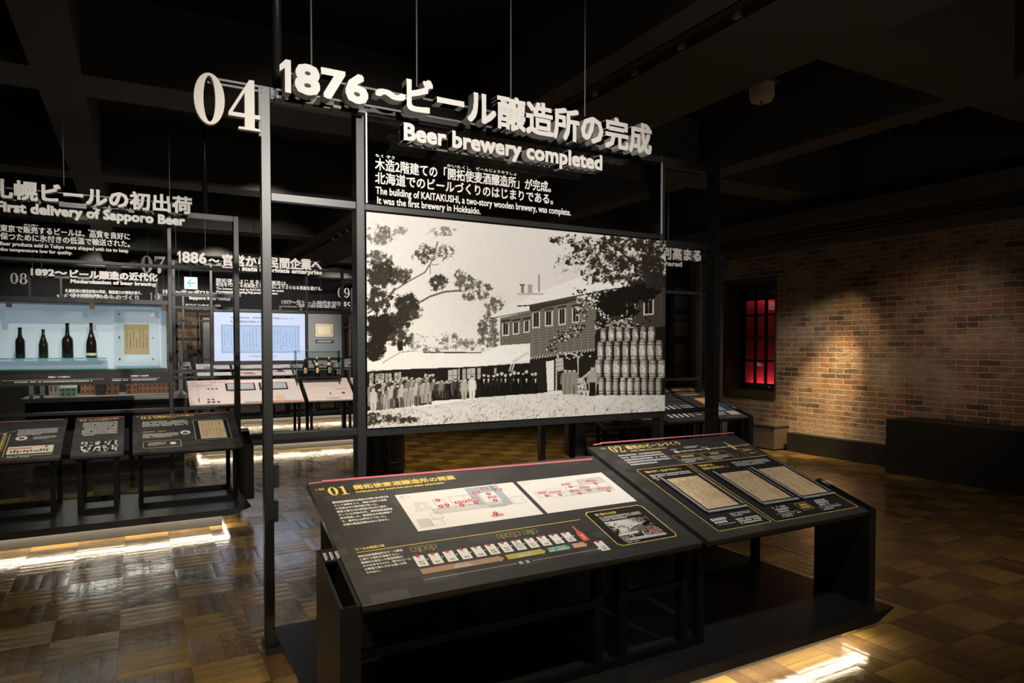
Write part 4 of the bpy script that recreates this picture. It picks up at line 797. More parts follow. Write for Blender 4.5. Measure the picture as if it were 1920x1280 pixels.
# two gold frames with handwritten sheets in raised acrylic holders
f1 = (.111, .054, .475, .689); f2 = (.498, .048, 1.147, .689)
gr = MB()
for q in (f1, f2): gold.outline(P, *q, .0032, .0012, .006); gr.quad(P, q[0]+.006, q[1]+.006, q[2]-.006, q[3]-.006, .0007)
gr.build('note_ground', 'matt_black', o)
fit(gold, P, '「暖かすぎて、仕込ができない！」', f1[0]+.035, f1[3]-.050, f1[0]+.285, f1[3]-.026, .0012, 0, .0010); fit(gold, P, '「麦酒不足、', f2[0]+.040, f2[3]-.048, f2[0]+.160, f2[3]-.024, .0012, 0, .0010); fit(gold, P, '至急対応を乞う！」', f2[0]+.040, f2[3]-.084, f2[0]+.235, f2[3]-.058, .0012, 0, .0010)
tiny(wt, P, f1[0]+.035, f1[3]-.135, f1[2]-.04, f1[3]-.066, 4, .0012, .6, .8); tiny(wt, P, f2[0]+.30, f2[3]-.090, f2[2]-.05, f2[3]-.030, 4, .0012, .6, .8)
tiny(wt, P, f1[0]+.04, f1[1]+.055, f1[0]+.14, f1[1]+.105, 2, .0012, .8, 1); tiny(wt, P, f1[0]+.19, f1[1]+.09, f1[2]-.03, f1[1]+.125, 3, .0012, .5, .5); tiny(wt, P, f1[0]+.18, f1[1]+.022, f1[2]-.025, f1[1]+.075, 3, .0012, .7, .9); wt.quad(P, f1[0]+.04, f1[1]+.045, f1[0]+.16, f1[1]+.047)
for x_ in (.10, .42): tiny(wt, P, f2[0]+x_, f2[1]+.065, f2[0]+x_+.10, f2[1]+.125, 3, .0012, .7, .8); wt.quad(P, f2[0]+x_-.03, f2[1]+.058, f2[0]+x_+.14, f2[1]+.060); tiny(wt, P, f2[0]+x_-.02, f2[1]+.022, f2[0]+x_+.14, f2[1]+.052, 2, .0012, .6, .5)
gold.outline(P, f2[0]+.27, f2[1]+.055, f2[0]+.36, f2[1]+.12, .002, .0012); tiny(gold, P, f2[0]+.28, f2[1]+.065, f2[0]+.35, f2[1]+.112, 2, .0012, .8, 1)
wt.build('note_text', 'print_white', o); gold.build('note_frame', 'gold', o)
def holder(u0, v0, u1, v1, seed, red=True):
    MB().slab(P, u0, v0, u1, v1, .001, .010).build('document_holder', 'matt_black', o, bevel=.002)
    e = MB(); e.slab(P, u0, v0, u1, v0+.012, .010, .016); e.slab(P, u0, v0, u0+.010, v1, .010, .016); e.slab(P, u1-.004, v0, u1, v1, .010, .013); e.build('holder_edge', 'acrylic_edge', o)
    b = MB()
    for x in (u0+.012, u1-.010):
        for y in (v0+.02, v1-.012): disc(b, P, x, y, .006, .0175)
    b.build('holder_screw', 'chrome', o)
    m = .030; MB().quad(P, u0+m, v0+m, u1-m*.9, v1-m, .0108).build('document', 'handwritten_paper', o)
    R = random.Random(seed); k = MB(); r = MB(); cols = 11
    for c in range(cols):
        uu = u0+m+.010+(u1-u0-2*m-.02)*c/(cols-1); v = v1-m-R.uniform(.01, .06); end = v0+m+R.uniform(.01, .25)
        while v > end:
            l = R.uniform(.004, .014); d = R.uniform(-.003, .003); tgt = r if red and c > 8 and R.random() < .5 else k; tgt.poly(P, [(uu+d, v), (uu+d+R.uniform(.002, .006), v), (uu+d+R.uniform(.001, .004), v-l), (uu+d-.001, v-l)], .0112); v -= l+R.uniform(.002, .009)
    k.build('handwriting', 'ink', o)
    if r.n: r.build('red_handwriting', 'red_ink', o)
holder(.172, .194, .449, .572, 5); holder(.556, .186, .831, .562, 6, False); holder(.856, .183, 1.131, .558, 7, False)

# ================================================================== stand 06: first delivery (left)
Y6 = 7.40
s6 = stand('display stand at left with the first delivery title above a lit bottle case', -2.22, .925, Y6, 2.87,
    [(-2.22, -2.17, .06), (-1.70, -1.65, .08), (.275, .312, .09), (.875, .925, .10)],
    [(-2.17, .875, 2.815, 2.87, .05), (-1.65, .29, 2.315, 2.345, .05), (.312, .875, 2.315, 2.345, .05), (.312, .875, 2.05, 2.08, .05), (.312, .875, 1.925, 1.95, .05), (.312, .875, 1.295, 1.32, .05), (.312, .875, 1.235, 1.26, .05), (.312, .875, .925, .955, .05), (-1.65, .29, 1.955, 2.0, .05), (-1.65, .29, .925, .955, .05), (-2.17, .875, .0, .05, .05)],
    poles=(.62,), rods=((-1.55, 3.0), (-.55, 3.0), (.30, 2.98)), rod_y=Y6-.07)
gp = MB().box(-1.65, .27, Y6-.004, Y6+.004, 2.346, 2.81).build('text_panel', 'smoked_glass', s6); P = front(Y6-.08)
def lfit(root, name, P, y, sv, pl, pr, hpx, depth=.05, bold=.01):
    """raised letters: lower-left and lower-right picture points on the plane y, height in picture px"""
    Q = front(y); a, b = Q.uv(*pl); c, _ = Q.uv(*pr); _, b2 = Q.uv(pl[0], pl[1]-hpx); m_ = MB(); (fit1 if sv[0] == '1' and len(sv) < 5 else fit)(m_, Q, sv, a, b, c, b2, 0, depth, bold); return m_.build(name, 'letter_white', root)
lfit(s6, 'title_lettering', P, Y6-.08, '札幌ビールの初出荷', (-21, 373), (360, 402), 38, .07, .0085)
lfit(s6, 'subtitle_lettering', P, Y6-.08, 'First delivery of Sapporo Beer', (-7, 404), (347, 430), 27, .05, .0075)
letter_bars(s6, Y6-.075, [(-1.6, .42, 2.93), (-1.6, .42, 2.83)])
Q = front(Y6-.005); pr = MB()
pxline(pr, Q, '東京で販売するビールは、品質を良好に', 0, 434, 244, 450, 14, .001, .002); pxline(pr, Q, '保つために氷付きの低温で輸送された。', 0, 449, 244, 466, 14, .001, .002)
pxline(pr, Q, 'Beer products sold in Tokyo were shipped with ice to keep', 0, 462, 241, 477, 10, .001, .002); pxline(pr, Q, 'the temperature low for quality.', 0, 472, 136, 480, 9, .001, .002)
pxline(pr, Q, 'はんばい', 45, 422.5, 72, 424.5, 3.5, .001, .001); pxline(pr, Q, 'ひんしつ', 165, 433, 190, 435, 3.5, .001, .001)
pr.build('panel_text', 'print_white', gp)
# lit bottle case
case = thing('bottle_showcase', 'wide glass showcase with pale blue back panel and glass shelves in the left stand', 'showcase', (-.68, 7.55, 1.3))
MB().box(-1.64, .272, 7.78, 7.80, 1.335, 1.95).build('back_panel', 'case_back', case); fr = MB(); fr.box(-1.65, .274, Y6+.01, 7.80, 1.305, 1.335); fr.box(-1.65, .274, Y6+.055, 7.80, 1.95, 1.975); fr.build('case_frame', 'black_metal', case)
MB().box(-1.64, .272, Y6+.012, Y6+.018, 1.336, 1.95).build('front_pane', 'glass', case)
sh = MB(); sh.box(-1.30, -.25, 7.50, 7.74, 1.438, 1.446); sh.box(-1.30, -.25, 7.5, 7.74, 1.338, 1.345); sh.box(-.17, .24, 7.5, 7.74, 1.338, 1.345); sh.build('glass_shelf', 'shelf_glass', case)
cl = MB()
for x in (-.98, -.355, .24): cl.box(x-.02, x+.02, Y6+.005, Y6+.03, 1.90, 1.955)
cl.build('pane_clip', 'wood_frame', case)
pn = MB().box(-.19, .20, 7.745, 7.752, 1.36, 1.93).build('acrylic_sheet', mat('acrylic_sheet', (.55, .60, .66), .12, emit=(.48, .58, .70), estr=.36), case)
sc = MB()
for x in (-.145, .145):
    for z in (1.87, 1.645, 1.43): sc.tube((x, 7.745, z), (x, 7.728, z), .009, 10)
sc.build('stand_off_screw', 'chrome', case)
dc = thing('mounted_letter', 'aged tan handwritten letter mounted beside the four bottles in the lit case', 'document', (.0, 7.74, 1.63)); D = front(7.743)
MB().quad(D, -.105, 1.475, .115, 1.775, .001).build('paper_sheet', 'old_paper', dc); k = MB(); R = random.Random(3)
for c in range(7):
    u = -.08+.028*c; v = 1.74-R.uniform(0, .12)
    while v > 1.50+R.uniform(0, .06): l = R.uniform(.006, .014); k.quad(D, u, v-l, u+R.uniform(.003, .008), v, .002); v -= l+.006
k.build('handwriting', 'ink', dc)
cap = MB().box(-1.65, .29, Y6-.006, Y6+.02, 1.20, 1.305).build('caption_strip', 'matt_black', case); q = MB(); C_ = front(Y6-.006)
fit(q, C_, '初期ビールの詰びん', -.70, 1.268, -.53, 1.285, .001, 0, .001); fit(q, C_, '札幌麦酒ビールの注文状', -.05, 1.266, .10, 1.282, .001, 0, .001); q.quad(C_, -1.04, 1.250, -.27, 1.252); q.quad(C_, -.21, 1.250, .20, 1.252); tiny(q, C_, -.95, 1.228, -.36, 1.244, 1, .001, .8, 1); tiny(q, C_, -.20, 1.228, .17, 1.244, 1, .001, .8, 1); q.build('caption_text', 'print_white', cap)
def bottle(label, x, y, z, prof, m, group, parts=()):
    b = thing('beer_bottle', label, 'bottle', (x, y, z), group); MB().lathe((x, y, z), prof, 28).build('bottle_body', m, b, smooth=True)
    for nm, pf, mm in parts: MB().lathe((x, y, z), pf, 28).build(nm, mm, b, smooth=True)
    return b
GB = 'old bottles in the lit case'
def ring(r, z0, z1): return [('lip_ring', [(r*.8, z0), (r, z0+.003), (r, z1-.003), (r*.8, z1)], 'bottle_glass')]
bottle('dark old bottle with long neck at the left end of the glass shelf', -.927, 7.6, 1.447, [(.034, 0), (.038, .006), (.038, .15), (.036, .165), (.024, .185), (.017, .20), (.014, .262), (.015, .275)], 'bottle_glass', GB, ring(.0175, .262, .28))
bottle('shortest greenish sloping-shouldered bottle, second on the glass shelf', -.752, 7.6, 1.447, [(.034, 0), (.038, .006), (.038, .115), (.034, .14), (.022, .18), (.014, .215), (.012, .26)], 'bottle_green', GB, ring(.0155, .25, .265))
bottle('stout round-shouldered dark bottle, third on the glass shelf', -.564, 7.6, 1.447, [(.042, 0), (.047, .006), (.047, .155), (.043, .18), (.028, .20), (.019, .212), (.014, .30), (.014, .322)], 'bottle_glass', GB, ring(.018, .308, .325))
b4_ = bottle('tall slender-shouldered bottle with a pale label, beside the tan letter', -.374, 7.6, 1.447, [(.040, 0), (.045, .006), (.045, .11), (.042, .15), (.030, .195), (.019, .235), (.0135, .27), (.013, .325)], 'bottle_glass', GB, ring(.016, .315, .33))
MB().lathe((-.374, 7.6, 1.447), [(.0455, .02), (.0455, .045)], 28).build('worn_label', 'label_cream', b4_)
# its platform and three boards
platform('black platform of the left stand, bright warm light strip along the floor', -2.1, .865, 6.27, 7.34, front_in=.09, inset=.23)
t6, b6 = table('reading table at left with three black boards in front of the bottle showcase', [(-1.95, -.552, 7.33), (-.487, -.105, 7.33), (-.040, .842, 7.33)], 6.58, .655, .33, .156, None, .93)
o, P, w, L = b6[0]; heading(o, P, w, L, '01', '最初の札幌ビール', '', '06', .62, .4)
g = MB(); uu = w-.235; g.quad(P, uu-.155, .06, uu-.151, L-.28, .001); 
for k in range(9): tiny(g, P, uu-.20, L-.30-.04*k, uu-.17, L-.27-.04*k, 1, .001, .9, 1)
g.build('gold_rule', 'gold', o)
t = MB(); tiny(t, P, w-.34, L-.33, w-.055, L-.20, 5, .001, .62, .6); tiny(t, P, w-.22, L-.42, w-.06, L-.36, 4, .001, .55, .7); tiny(t, P, w-.36, .04, w-.06, .085, 2, .001, .6, .5)
for k in range(5): t.poly(P, [(w-.62+.06*k, L-.36+.03*k), (w-.56+.06*k, L-.32+.03*k), (w-.565+.06*k, L-.325+.03*k), (w-.62+.06*k, L-.366+.03*k)], .001)
disc(t, P, w-.30, L-.385, .042, .001); t.build('board_text', 'print_white', o)
m = MB(); m.quad(P, w-.37, .105, w-.06, .245, .001); m.build('print_picture', 'label_cream', o); m = MB(); R = random.Random(9)
for k in range(12): m.quad(P, w-.35+.022*k, .125+R.uniform(0, .02), w-.335+.022*k, .155+R.uniform(0, .03), .0015)
disc(m, P, w-.30, L-.385, .022, .0015); m.build('print_figures', 'dark_print', o); m = MB(); m.quad(P, w-.365, .20, w-.21, .215, .0015); m.quad(P, w-.12, .20, w-.10, .24, .0015); m.build('print_red', 'red_print', o)
def gray_patch(o, P, u0, v0, u1, v1, seed, name='print_photo'):
    c = Canvas(P, u0, v0, u1, v1, 70, 36, .4); R = np.random.RandomState(seed); n = c.noise(9, seed, 3); c.g = np.clip((n-.38)*2.6, .03, .75); c.build(name, o, (1, 1.03, 1.1), h=.0012)
o, P, w, L = b6[1]; pk = MB(); pk.quad(P, .01, L-.02, w-.01, L-.010); pk.build('pink_rule', 'pink', o); g = MB(); serif(g, P, '02', .03, L-.085, .085, L-.045); fit(g, P, 'ビールびん製造にも着手', .10, L-.068, .335, L-.042, .001, 0, .001); tiny(g, P, .10, L-.092, .28, L-.080, 1, .001, .8, 1); g.build('heading', 'gold', o)
t = MB(); tiny(t, P, .06, L-.41, .33, L-.115, 11, .001, .62, .35); t.build('board_text', 'print_white', o); gray_patch(o, P, .065, .06, .335, .26, 5)
o, P, w, L = b6[2]; heading(o, P, w, L, '03', '初醸造ビールの献上', 'FIRST BEER OFFERING', '06', .36, .2, .85)
t = MB(); tiny(t, P, .08, L-.28, .46, L-.155, 4, .001, .62, 1); tiny(t, P, .08, .27, .37, .36, 4, .001, .6, .8); disc(t, P, .425, .345, .042, .001); tiny(t, P, .12, .10, .26, .17, 4, .001, .55, .5); disc(t, P, .315, .135, .025, .001); t.build('board_text', 'print_white', o)
d = MB(); disc(d, P, .425, .34, .024, .0015); d.build('print_figures', 'dark_print', o)
g = MB(); g.outline(P, .08, .06, .38, .20, .005, .001, .012); tiny(g, P, .08, .385, .27, .41, 1, .001, .8, 1); g.build('note_frame', mat('gold_dull'), o)
MB().slab(P, .50, .14, .805, L-.20, .001, .010).build('document_holder', 'matt_black', o); e = MB(); e.outline(P, .50, .14, .805, L-.20, .006, .0105); e.build('holder_edge', 'acrylic_edge', o); MB().quad(P, .545, .165, .765, L-.225, .0112).build('document', 'handwritten_paper', o)
k = MB(); R = random.Random(77)
for c in range(6):
    v = L-.26
    while v > .20+R.random()*.1: l = R.uniform(.008, .02); k.quad(P, .57+.03*c, v-l, .575+.03*c, v, .0118); v -= l+.01
k.build('handwriting', 'ink', o)

# ================================================================== stand 07: state to private enterprise, with a big screen
Y7 = 11.3
s7 = stand('display stand in the middle distance numbered 07, holding a large glowing screen', .47, 3.62, Y7, 2.84,
    [(.47, .52, .06), (.99, 1.028, .08), (2.418, 2.455, .08), (3.008, 3.045, .08), (3.56, 3.62, .08)],
    [(.52, 3.56, 2.785, 2.84, .05), (1.03, 3.56, 2.10, 2.14, .05), (1.03, 2.42, 1.27, 1.315, .05), (2.455, 3.01, 1.33, 1.37, .05), (.52, 1.0, 1.93, 1.96, .05), (.52, 3.56, 1.18, 1.21, .04), (.52, 3.56, 0, .05, .05)],
    rods=((.53, 2.97), (.93, 2.97), (1.75, 2.97), (3.45, 2.84)), rod_y=Y7-.06)
lfit(s7, 'title_lettering', None, Y7-.08, '1886', (332, 493), (387, 497), 22, .06, .010); lfit(s7, 'title_lettering', None, Y7-.08, '～', (390, 492), (411, 492), 7, .06, .008)
lfit(s7, 'title_lettering', None, Y7-.08, '官営から民間企業へ', (415, 499), (602, 510), 23, .06, .009)
lfit(s7, 'subtitle_lettering', None, Y7-.08, 'From state to private enterprise', (416, 509), (603, 522), 12, .04, .007)
nb = MB(); serif(nb, front(Y7-.06), '07', .07, 2.62, .385, 2.87, 0, .03); nb.build('numeral_sign', 'letter_white', s7)
letter_bars(s7, Y7-.07, [(.55, 2.65, 2.93), (.55, 2.65, 2.85)])
gp = MB().box(1.03, 3.01, Y7-.004, Y7+.004, 2.14, 2.78).build('text_panel', 'clear_film', s7); Q = front(Y7-.005); pr = MB()
pxline(pr, Q, '開拓使にはじまる麦酒醸造は、', 405, 530, 540, 536, 9, .001, .002); pxline(pr, Q, '明治を代表する実業家たちの経営によりさらなる発展を遂げる。', 405, 537, 604, 548, 8, .001, .002)
pxline(pr, Q, 'The brewery started by KAITAKUSHI grew under', 405, 544, 533, 549, 6, .001, .0025); pxline(pr, Q, 'the management of leading Meiji period entrepreneurs.', 405, 549.5, 521, 554, 6, .001, .0025); pr.build('panel_text', 'print_white', gp)
scn = thing('wall_screen', 'large glowing pale blue screen showing an old ledger page', 'screen', (1.72, Y7, 1.7))
MB().box(1.032, 2.414, Y7+.012, Y7+.05, 1.318, 2.095).build('screen_bezel', 'matt_black', scn)
q = MB(); S_ = front(Y7+.011); q.quad(S_, 1.045, 1.332, 2.405, 2.082, .001); sp_ = q.build('display_panel', 'screen', scn)
q = MB(); q.quad(S_, 1.14, 1.45, 2.32, 1.895, .0015); q.build('ledger_page', 'screen_paper', sp_)
q = MB(); q.outline(S_, 1.155, 1.465, 2.305, 1.88, .005, .002); R = random.Random(5)
for c in range(24):
    u = 1.19+.046*c; v = 1.85-R.uniform(0, .1); lo = 1.49+R.uniform(0, .12)
    if c in (4, 5, 11): continue
    while v > lo: l = R.uniform(.006, .016); q.quad(S_, u, v-l, u+R.uniform(.004, .010), v, .002); v -= l+R.uniform(.004, .012)
fit(q, S_, '1887(明治20)年、渋沢栄一ら5人の発起人によって、', 1.28, 1.985, 2.24, 2.02, .002, 0, .001); fit(q, S_, '札幌麦酒会社が設立された。', 1.28, 1.925, 1.80, 1.96, .002, 0, .001); fit(q, S_, '札幌麦酒会社創立届', 1.55, 1.39, 1.95, 1.412, .002)
q.build('screen_text', 'screen_ink', sp_)
gpn = MB().box(2.458, 3.005, Y7+.02, Y7+.04, 1.372, 2.09).build('grey_panel', 'panel_grey', s7); q = MB(); G_ = front(Y7+.02)
cert = thing('certificate', 'small orange-bordered certificate mounted on the grey panel beside the screen', 'certificate', (2.73, Y7, 1.8)); MB().quad(G_, 2.58, 1.72, 2.86, 1.925, .001).build('paper_sheet', 'label_cream', cert)
q.outline(G_, 2.60, 1.74, 2.84, 1.905, .012, .002); q.build('border', mat('orange_line', (.62, .33, .12), .6), cert); q = MB(); q.quad(G_, 2.575, 1.61, 2.87, 1.665, .001); q.build('caption_plate', 'matt_black', gpn); q = MB(); tiny(q, G_, 2.60, 1.622, 2.85, 1.655, 2, .002, .7, .9); q.build('caption_text', 'print_white', gpn)
platform('black platform under the middle-distance stand with the glowing screen', .60, 3.55, 10.52, 11.27, front_in=.10, inset=.23)
platform('black platform farther back under the rear exhibits', .8, 4.4, 14.40, 15.05)
t7, b7 = table('pale pink reading table with three tilted boards below the glowing screen', [(.655, 2.262, 11.25), (2.33, 3.06, 11.24), (3.12, 3.55, 11.24)], 10.72, .716, .62, .156, top='pale_board')
for i, (o, P, w, L) in enumerate(b7):
    pk = MB(); pk.quad(P, .01, L-.018, w-.01, L-.008); pk.build('pink_rule', 'pink', o); t = MB(); serif(t, P, ('01', '02', '03')[i], .06, L-.09, .15, L-.04)
    if i == 0: fit(t, P, 'ビール事業の民営化と工場', .18, L-.085, .72, L-.045, .001, 0, .001); tiny(t, P, .06, L-.18, .36, L-.11, 4, .001, .4, .7); t.outline(P, .12, .06, .145, L-.22, .004, .001)
    if i == 1: fit(t, P, '最初のビール工場として', .18, L-.08, .52, L-.05, .001, 0, .001); t.outline(P, .10, .08, .66, .38, .003, .001)
    t.build('board_text', 'pale_print', o)
    if i == 0:
        for a in (.52, 1.00):
            h = MB().slab(P, a, L-.30, a+.42, L-.115, .001, .012).build('document_holder', 'matt_black', o); MB().quad(P, a+.025, L-.285, a+.40, L-.13, .0135).build('document', 'panel_grey_light' if False else mat('grey_paper', (.45, .45, .44), .6), o)
        m = MB(); [disc(m, P, .28+.055*k, L-.235, .018, .001) for k in range(3)]; [disc(m, P, .26+.06*k, .12, .020, .001) for k in range(2)]; [disc(m, P, .26+.065*k, .055, .024, .001) for k in range(3)]; m.build('print_figures', 'dark_print', o)
        m = MB(); m.quad(P, .75, .012, w-.02, .03, .001); m.quad(P, .125, .06, .14, .16, .0015); m.quad(P, .56, L-.33, .64, L-.318, .001); m.build('red_rules', 'red_print', o)
        m = MB(); [m.quad(P, .80+.19*k, .05, .96+.19*k, .16, .001) for k in range(4)]; m.build('print_pictures', 'swatch_pale', o); m = MB(); m.quad(P, 1.20, .05, 1.33, .17, .0015); m.build('print_map', 'swatch_peach', o)
    elif i == 1:
        m = MB(); m.quad(P, .36, .14, .38, .20, .001); m.quad(P, .47, .29, .65, .30, .001); disc(m, P, .58, .18, .03, .001); tiny(m, P, .28, .03, .5, .06, 1, .001, .8, 1); m.build('print_figures', 'dark_print', o)
# glass vitrine with three labelled bottles
vt = thing('glass_vitrine', 'small glass box over three labelled bottles in front of the grey panel', 'showcase', (2.54, 11.17, 1.05))
MB().box(2.215, 2.915, 11.06, 11.28, 1.045, 1.07).build('vitrine_base', 'black_metal', vt); v = MB()
v.box(2.215, 2.915, 11.06, 11.064, 1.07, 1.49); v.box(2.215, 2.219, 11.064, 11.28, 1.07, 1.49); v.box(2.911, 2.915, 11.064, 11.28, 1.07, 1.49); v.build('vitrine_pane', 'glass', vt)
v = MB()
for x in (2.215, 2.911): v.box(x, x+.004, 11.058, 11.062, 1.07, 1.492)
v.box(2.215, 2.915, 11.058, 11.062, 1.488, 1.493); v.box(2.215, 2.915, 11.276, 11.28, 1.488, 1.493); v.build('glass_edge', 'shelf_glass', vt)
for zx in (2.225, 2.9): MB().box(zx-.006, zx+.006, 11.07, 11.082, .935, 1.046).build('vitrine_foot', 'black_metal', vt)
PB = [(.033, 0), (.036, .005), (.036, .17), (.031, .20), (.016, .235), (.013, .29)]
def beer(label, x, lm):
    b = bottle(label, x, 11.17, 1.071, PB, 'bottle_glass', 'labelled bottles in the glass vitrine', [('cap', [(.0155, .278), (.0155, .312), (.012, .316)], 'cap_white')])
    P_ = front(11.17-.0375); q = MB(); q.poly(P_, [(x+.025*math.cos(2*math.pi*i/18), 1.071+.10+.048*math.sin(2*math.pi*i/18)) for i in range(18)], .001); q.build('oval_label', 'label_cream', b); q = MB(); q.poly(P_, [(x+.015*math.cos(2*math.pi*i/14), 1.071+.10+.032*math.sin(2*math.pi*i/14)) for i in range(14)], .0016); q.build('label_badge', lm, b)
    if lm != 'label_red': MB().lathe((x, 11.17, 1.071), [(.0365, .172), (.0318, .202), (.02, .228)], 20).build('neck_foil', 'cap_white', b, smooth=True)
beer('labelled bottle with a red badge, first in the small glass vitrine', 2.37, 'label_red'); beer('labelled bottle with a gold badge, middle one in the small glass vitrine', 2.56, 'gold'); beer('labelled bottle with a dark badge, last in the small glass vitrine', 2.755, 'dark_print')

# ================================================================== rear stands
def rear(label, x0, x1, y, posts, num, nbox, title, tl, tr, th, sub=None, sl=None, sr=None, sh=8, panel=None, lines=(), rods=(), title2=None):
    s = stand(label, x0, x1, y, 2.87, posts, [(x0+.02, x1-.02, 2.815, 2.865, .05), (x0+.5, x1-.02, 2.18, 2.22, .05), (x0+.02, x1-.02, 1.2, 1.24, .05), (x0+.02, x1-.02, 0, .05, .05)], rods=[(x, 2.87) for x in rods], rod_y=y-.05)
    if num:
        m = MB(); serif(m, front(y-.05), num, *nbox, 0, .03); m.build('numeral_sign', 'letter_white', s)
    if title: lfit(s, 'title_lettering', None, y-.08, title, tl, tr, th, .05, .011)
    if title2: lfit(s, 'title_lettering', None, y-.08, *title2, .05, .011)
    if sub: lfit(s, 'subtitle_lettering', None, y-.08, sub, sl, sr, sh, .04, .009)
    if panel:
        g = MB().box(*panel[:2], y-.004, y+.004, *panel[2:]).build('text_panel', 'clear_film', s); p = MB()
        for ln in lines: pxline(p, front(y-.006), *ln, .001, .003)
        if p.n: p.build('panel_text', 'print_white', g)
    return s
def nb_(y, pl, pr, hp):
    Q = front(y-.05); a, b = Q.uv(*pl); c, _ = Q.uv(*pr); _, d = Q.uv(pl[0], pl[1]-hp); return a, b, c, d
def px_(y, x, yy=540): return front(y).uv(x, yy)[0]
Y8 = 15.1
rear('rear display stand numbered 08 seen above the bottle showcase', px_(Y8, 52), px_(Y8, 296), Y8, [(px_(Y8, 52), px_(Y8, 58), .06), (px_(Y8, 112), px_(Y8, 117), .06), (px_(Y8, 291), px_(Y8, 296), .06)], '08', nb_(Y8, (19, 532), (52, 536), 21),
     '1892～', (58, 517), (127, 522), 14, 'Modernization of beer brewing', (132, 533), (293, 541), 10, (px_(Y8, 117), px_(Y8, 291), 2.22, 2.8),
     (('札幌麦酒は醸造技術の革新、製造能力の増強を図り、', 122, 548, 266, 554, 7), ('ビールの近代化が進んだ。', 122, 556, 205, 558, 7)), [px_(Y8, x) for x in (62, 79, 180, 278)], ('ビール醸造の近代化', (131, 522), (296, 531), 17))
Y9 = 15.1
rear('rear display stand numbered 09 glimpsed between the two front posts', px_(Y9, 657), px_(Y9, 840), Y9, [(px_(Y9, 658), px_(Y9, 664), .06), (px_(Y9, 700), px_(Y9, 705), .06), (px_(Y9, 834), px_(Y9, 840), .06)], '09', nb_(Y9, (632, 558), (655, 561), 19), None, None, None, 0)
YA = 19.0
rear('far rear display stand numbered 10 about the beer revival', px_(YA, 298), px_(YA, 440), YA, [(px_(YA, 300), px_(YA, 304), .06), (px_(YA, 341), px_(YA, 345), .06), (px_(YA, 436), px_(YA, 440), .06)], '10', nb_(YA, (279, 563), (300, 565), 15),
     '1956～サッポロビールの復活', (305, 552), (452, 560), 11, 'Sapporo Beer revival', (354, 563), (432, 567), 8, (px_(YA, 345), px_(YA, 436), 2.3, 2.8),
     (('新ブランド「ニッポンビール」の発売', 348, 573, 414, 575, 4), ('The new brand "Nippon Beer" was sold', 348, 580, 420, 583, 3)), [px_(YA, x) for x in (306, 335)])
YC = 22.6
rear('farthest display stand titled with the start of the draft beer era', px_(YC, 522), px_(YC, 690), YC, [(px_(YC, 523), px_(YC, 527), .06), (px_(YC, 562), px_(YC, 566), .06), (px_(YC, 684), px_(YC, 690), .06)], None, None,
     '1977～生ビール時代を切り拓く', (527, 571), (656, 579), 10, 'Start of the draft beer era', (559, 576), (629, 582), 7, (px_(YC, 566), px_(YC, 684), 2.3, 2.8), (), [px_(YC, x) for x in (540, 600)])
rear('farthest display stand numbered 12 about things passed on, above the bottle showcase', px_(YC, 124), px_(YC, 300), YC, [(px_(YC, 125), px_(YC, 129), .06), (px_(YC, 296), px_(YC, 300), .06)], '12', nb_(YC, (105, 564), (124, 566), 12), '受け継がれるものづくり', (131, 560), (261, 565), 11, 'Inheriting a tradition of quality', (133, 567), (237, 571), 6)
# lit direction sign
ex = thing('direction_sign', 'square white lit sign with a blue-green left arrow hanging beyond the near frame', 'sign', (1.04, 16.0, 2.78))
MB().box(.912, 1.162, 16.0, 16.04, 2.782, 3.032).build('sign_box', 'exit_white', ex); q = MB(); E_ = front(16.0)
q.poly(E_, [(.955, 2.905), (1.02, 2.985), (1.055, 2.985), (1.005, 2.922), (1.125, 2.922), (1.125, 2.888), (1.005, 2.888), (1.055, 2.825), (1.02, 2.825)], .003); q.build('arrow_mark', 'exit_green', ex)
MB().tube((1.037, 16.02, 3.03), (1.037, 16.02, ZC), .008, 8).build('hanging_rod', 'steel_rod', ex)
# rear pale reading tables
def far_table(label, y, spans, z, slope=.45, yd=.5, top='white_board', seed=1):
    t, bs = table(label, [(px_(y, a), px_(y, b), y+yd) for a, b in spans], y, z, slope, .156 if y < 15 else 0.0, top=top); R = random.Random(seed)
    for o, P, w, L in bs:
        m = MB(); tiny(m, P, .05, L-.14, w*.6, L-.05, 2, .001, .5, .8); m.build('board_text', 'pale_print', o); m = MB()
        for k in range(3): a = R.uniform(.05, .7)*w; b = R.uniform(.1, .6)*L; m.quad(P, a, b, min(a+R.uniform(.1, .25), w-.02), b+.03, .001)
        m.build('red_rules', 'red_print', o)
        m = MB()
        for k in range(3): a = R.uniform(.05, .8)*w; b = R.uniform(.1, .6)*L; m.quad(P, a, b, min(a+.12, w-.02), b+.06, .0015)
        m.build('print_pictures', R.choice(('panel_grey', 'swatch_peach', 'dark_print')), o)
    return t
far_table('row of white tilted boards behind the pink reading table, under the screen', 14.5, [(368, 433), (438, 500), (508, 548)], .98, seed=3)
far_table('white tilted boards with small pictures behind the three labelled bottles', 16.6, [(535, 590), (594, 640), (643, 700)], 1.02, seed=4)
far_table('narrow white board at the far left edge of the rear exhibits', 16.8, [(334, 358)], .98, seed=6)
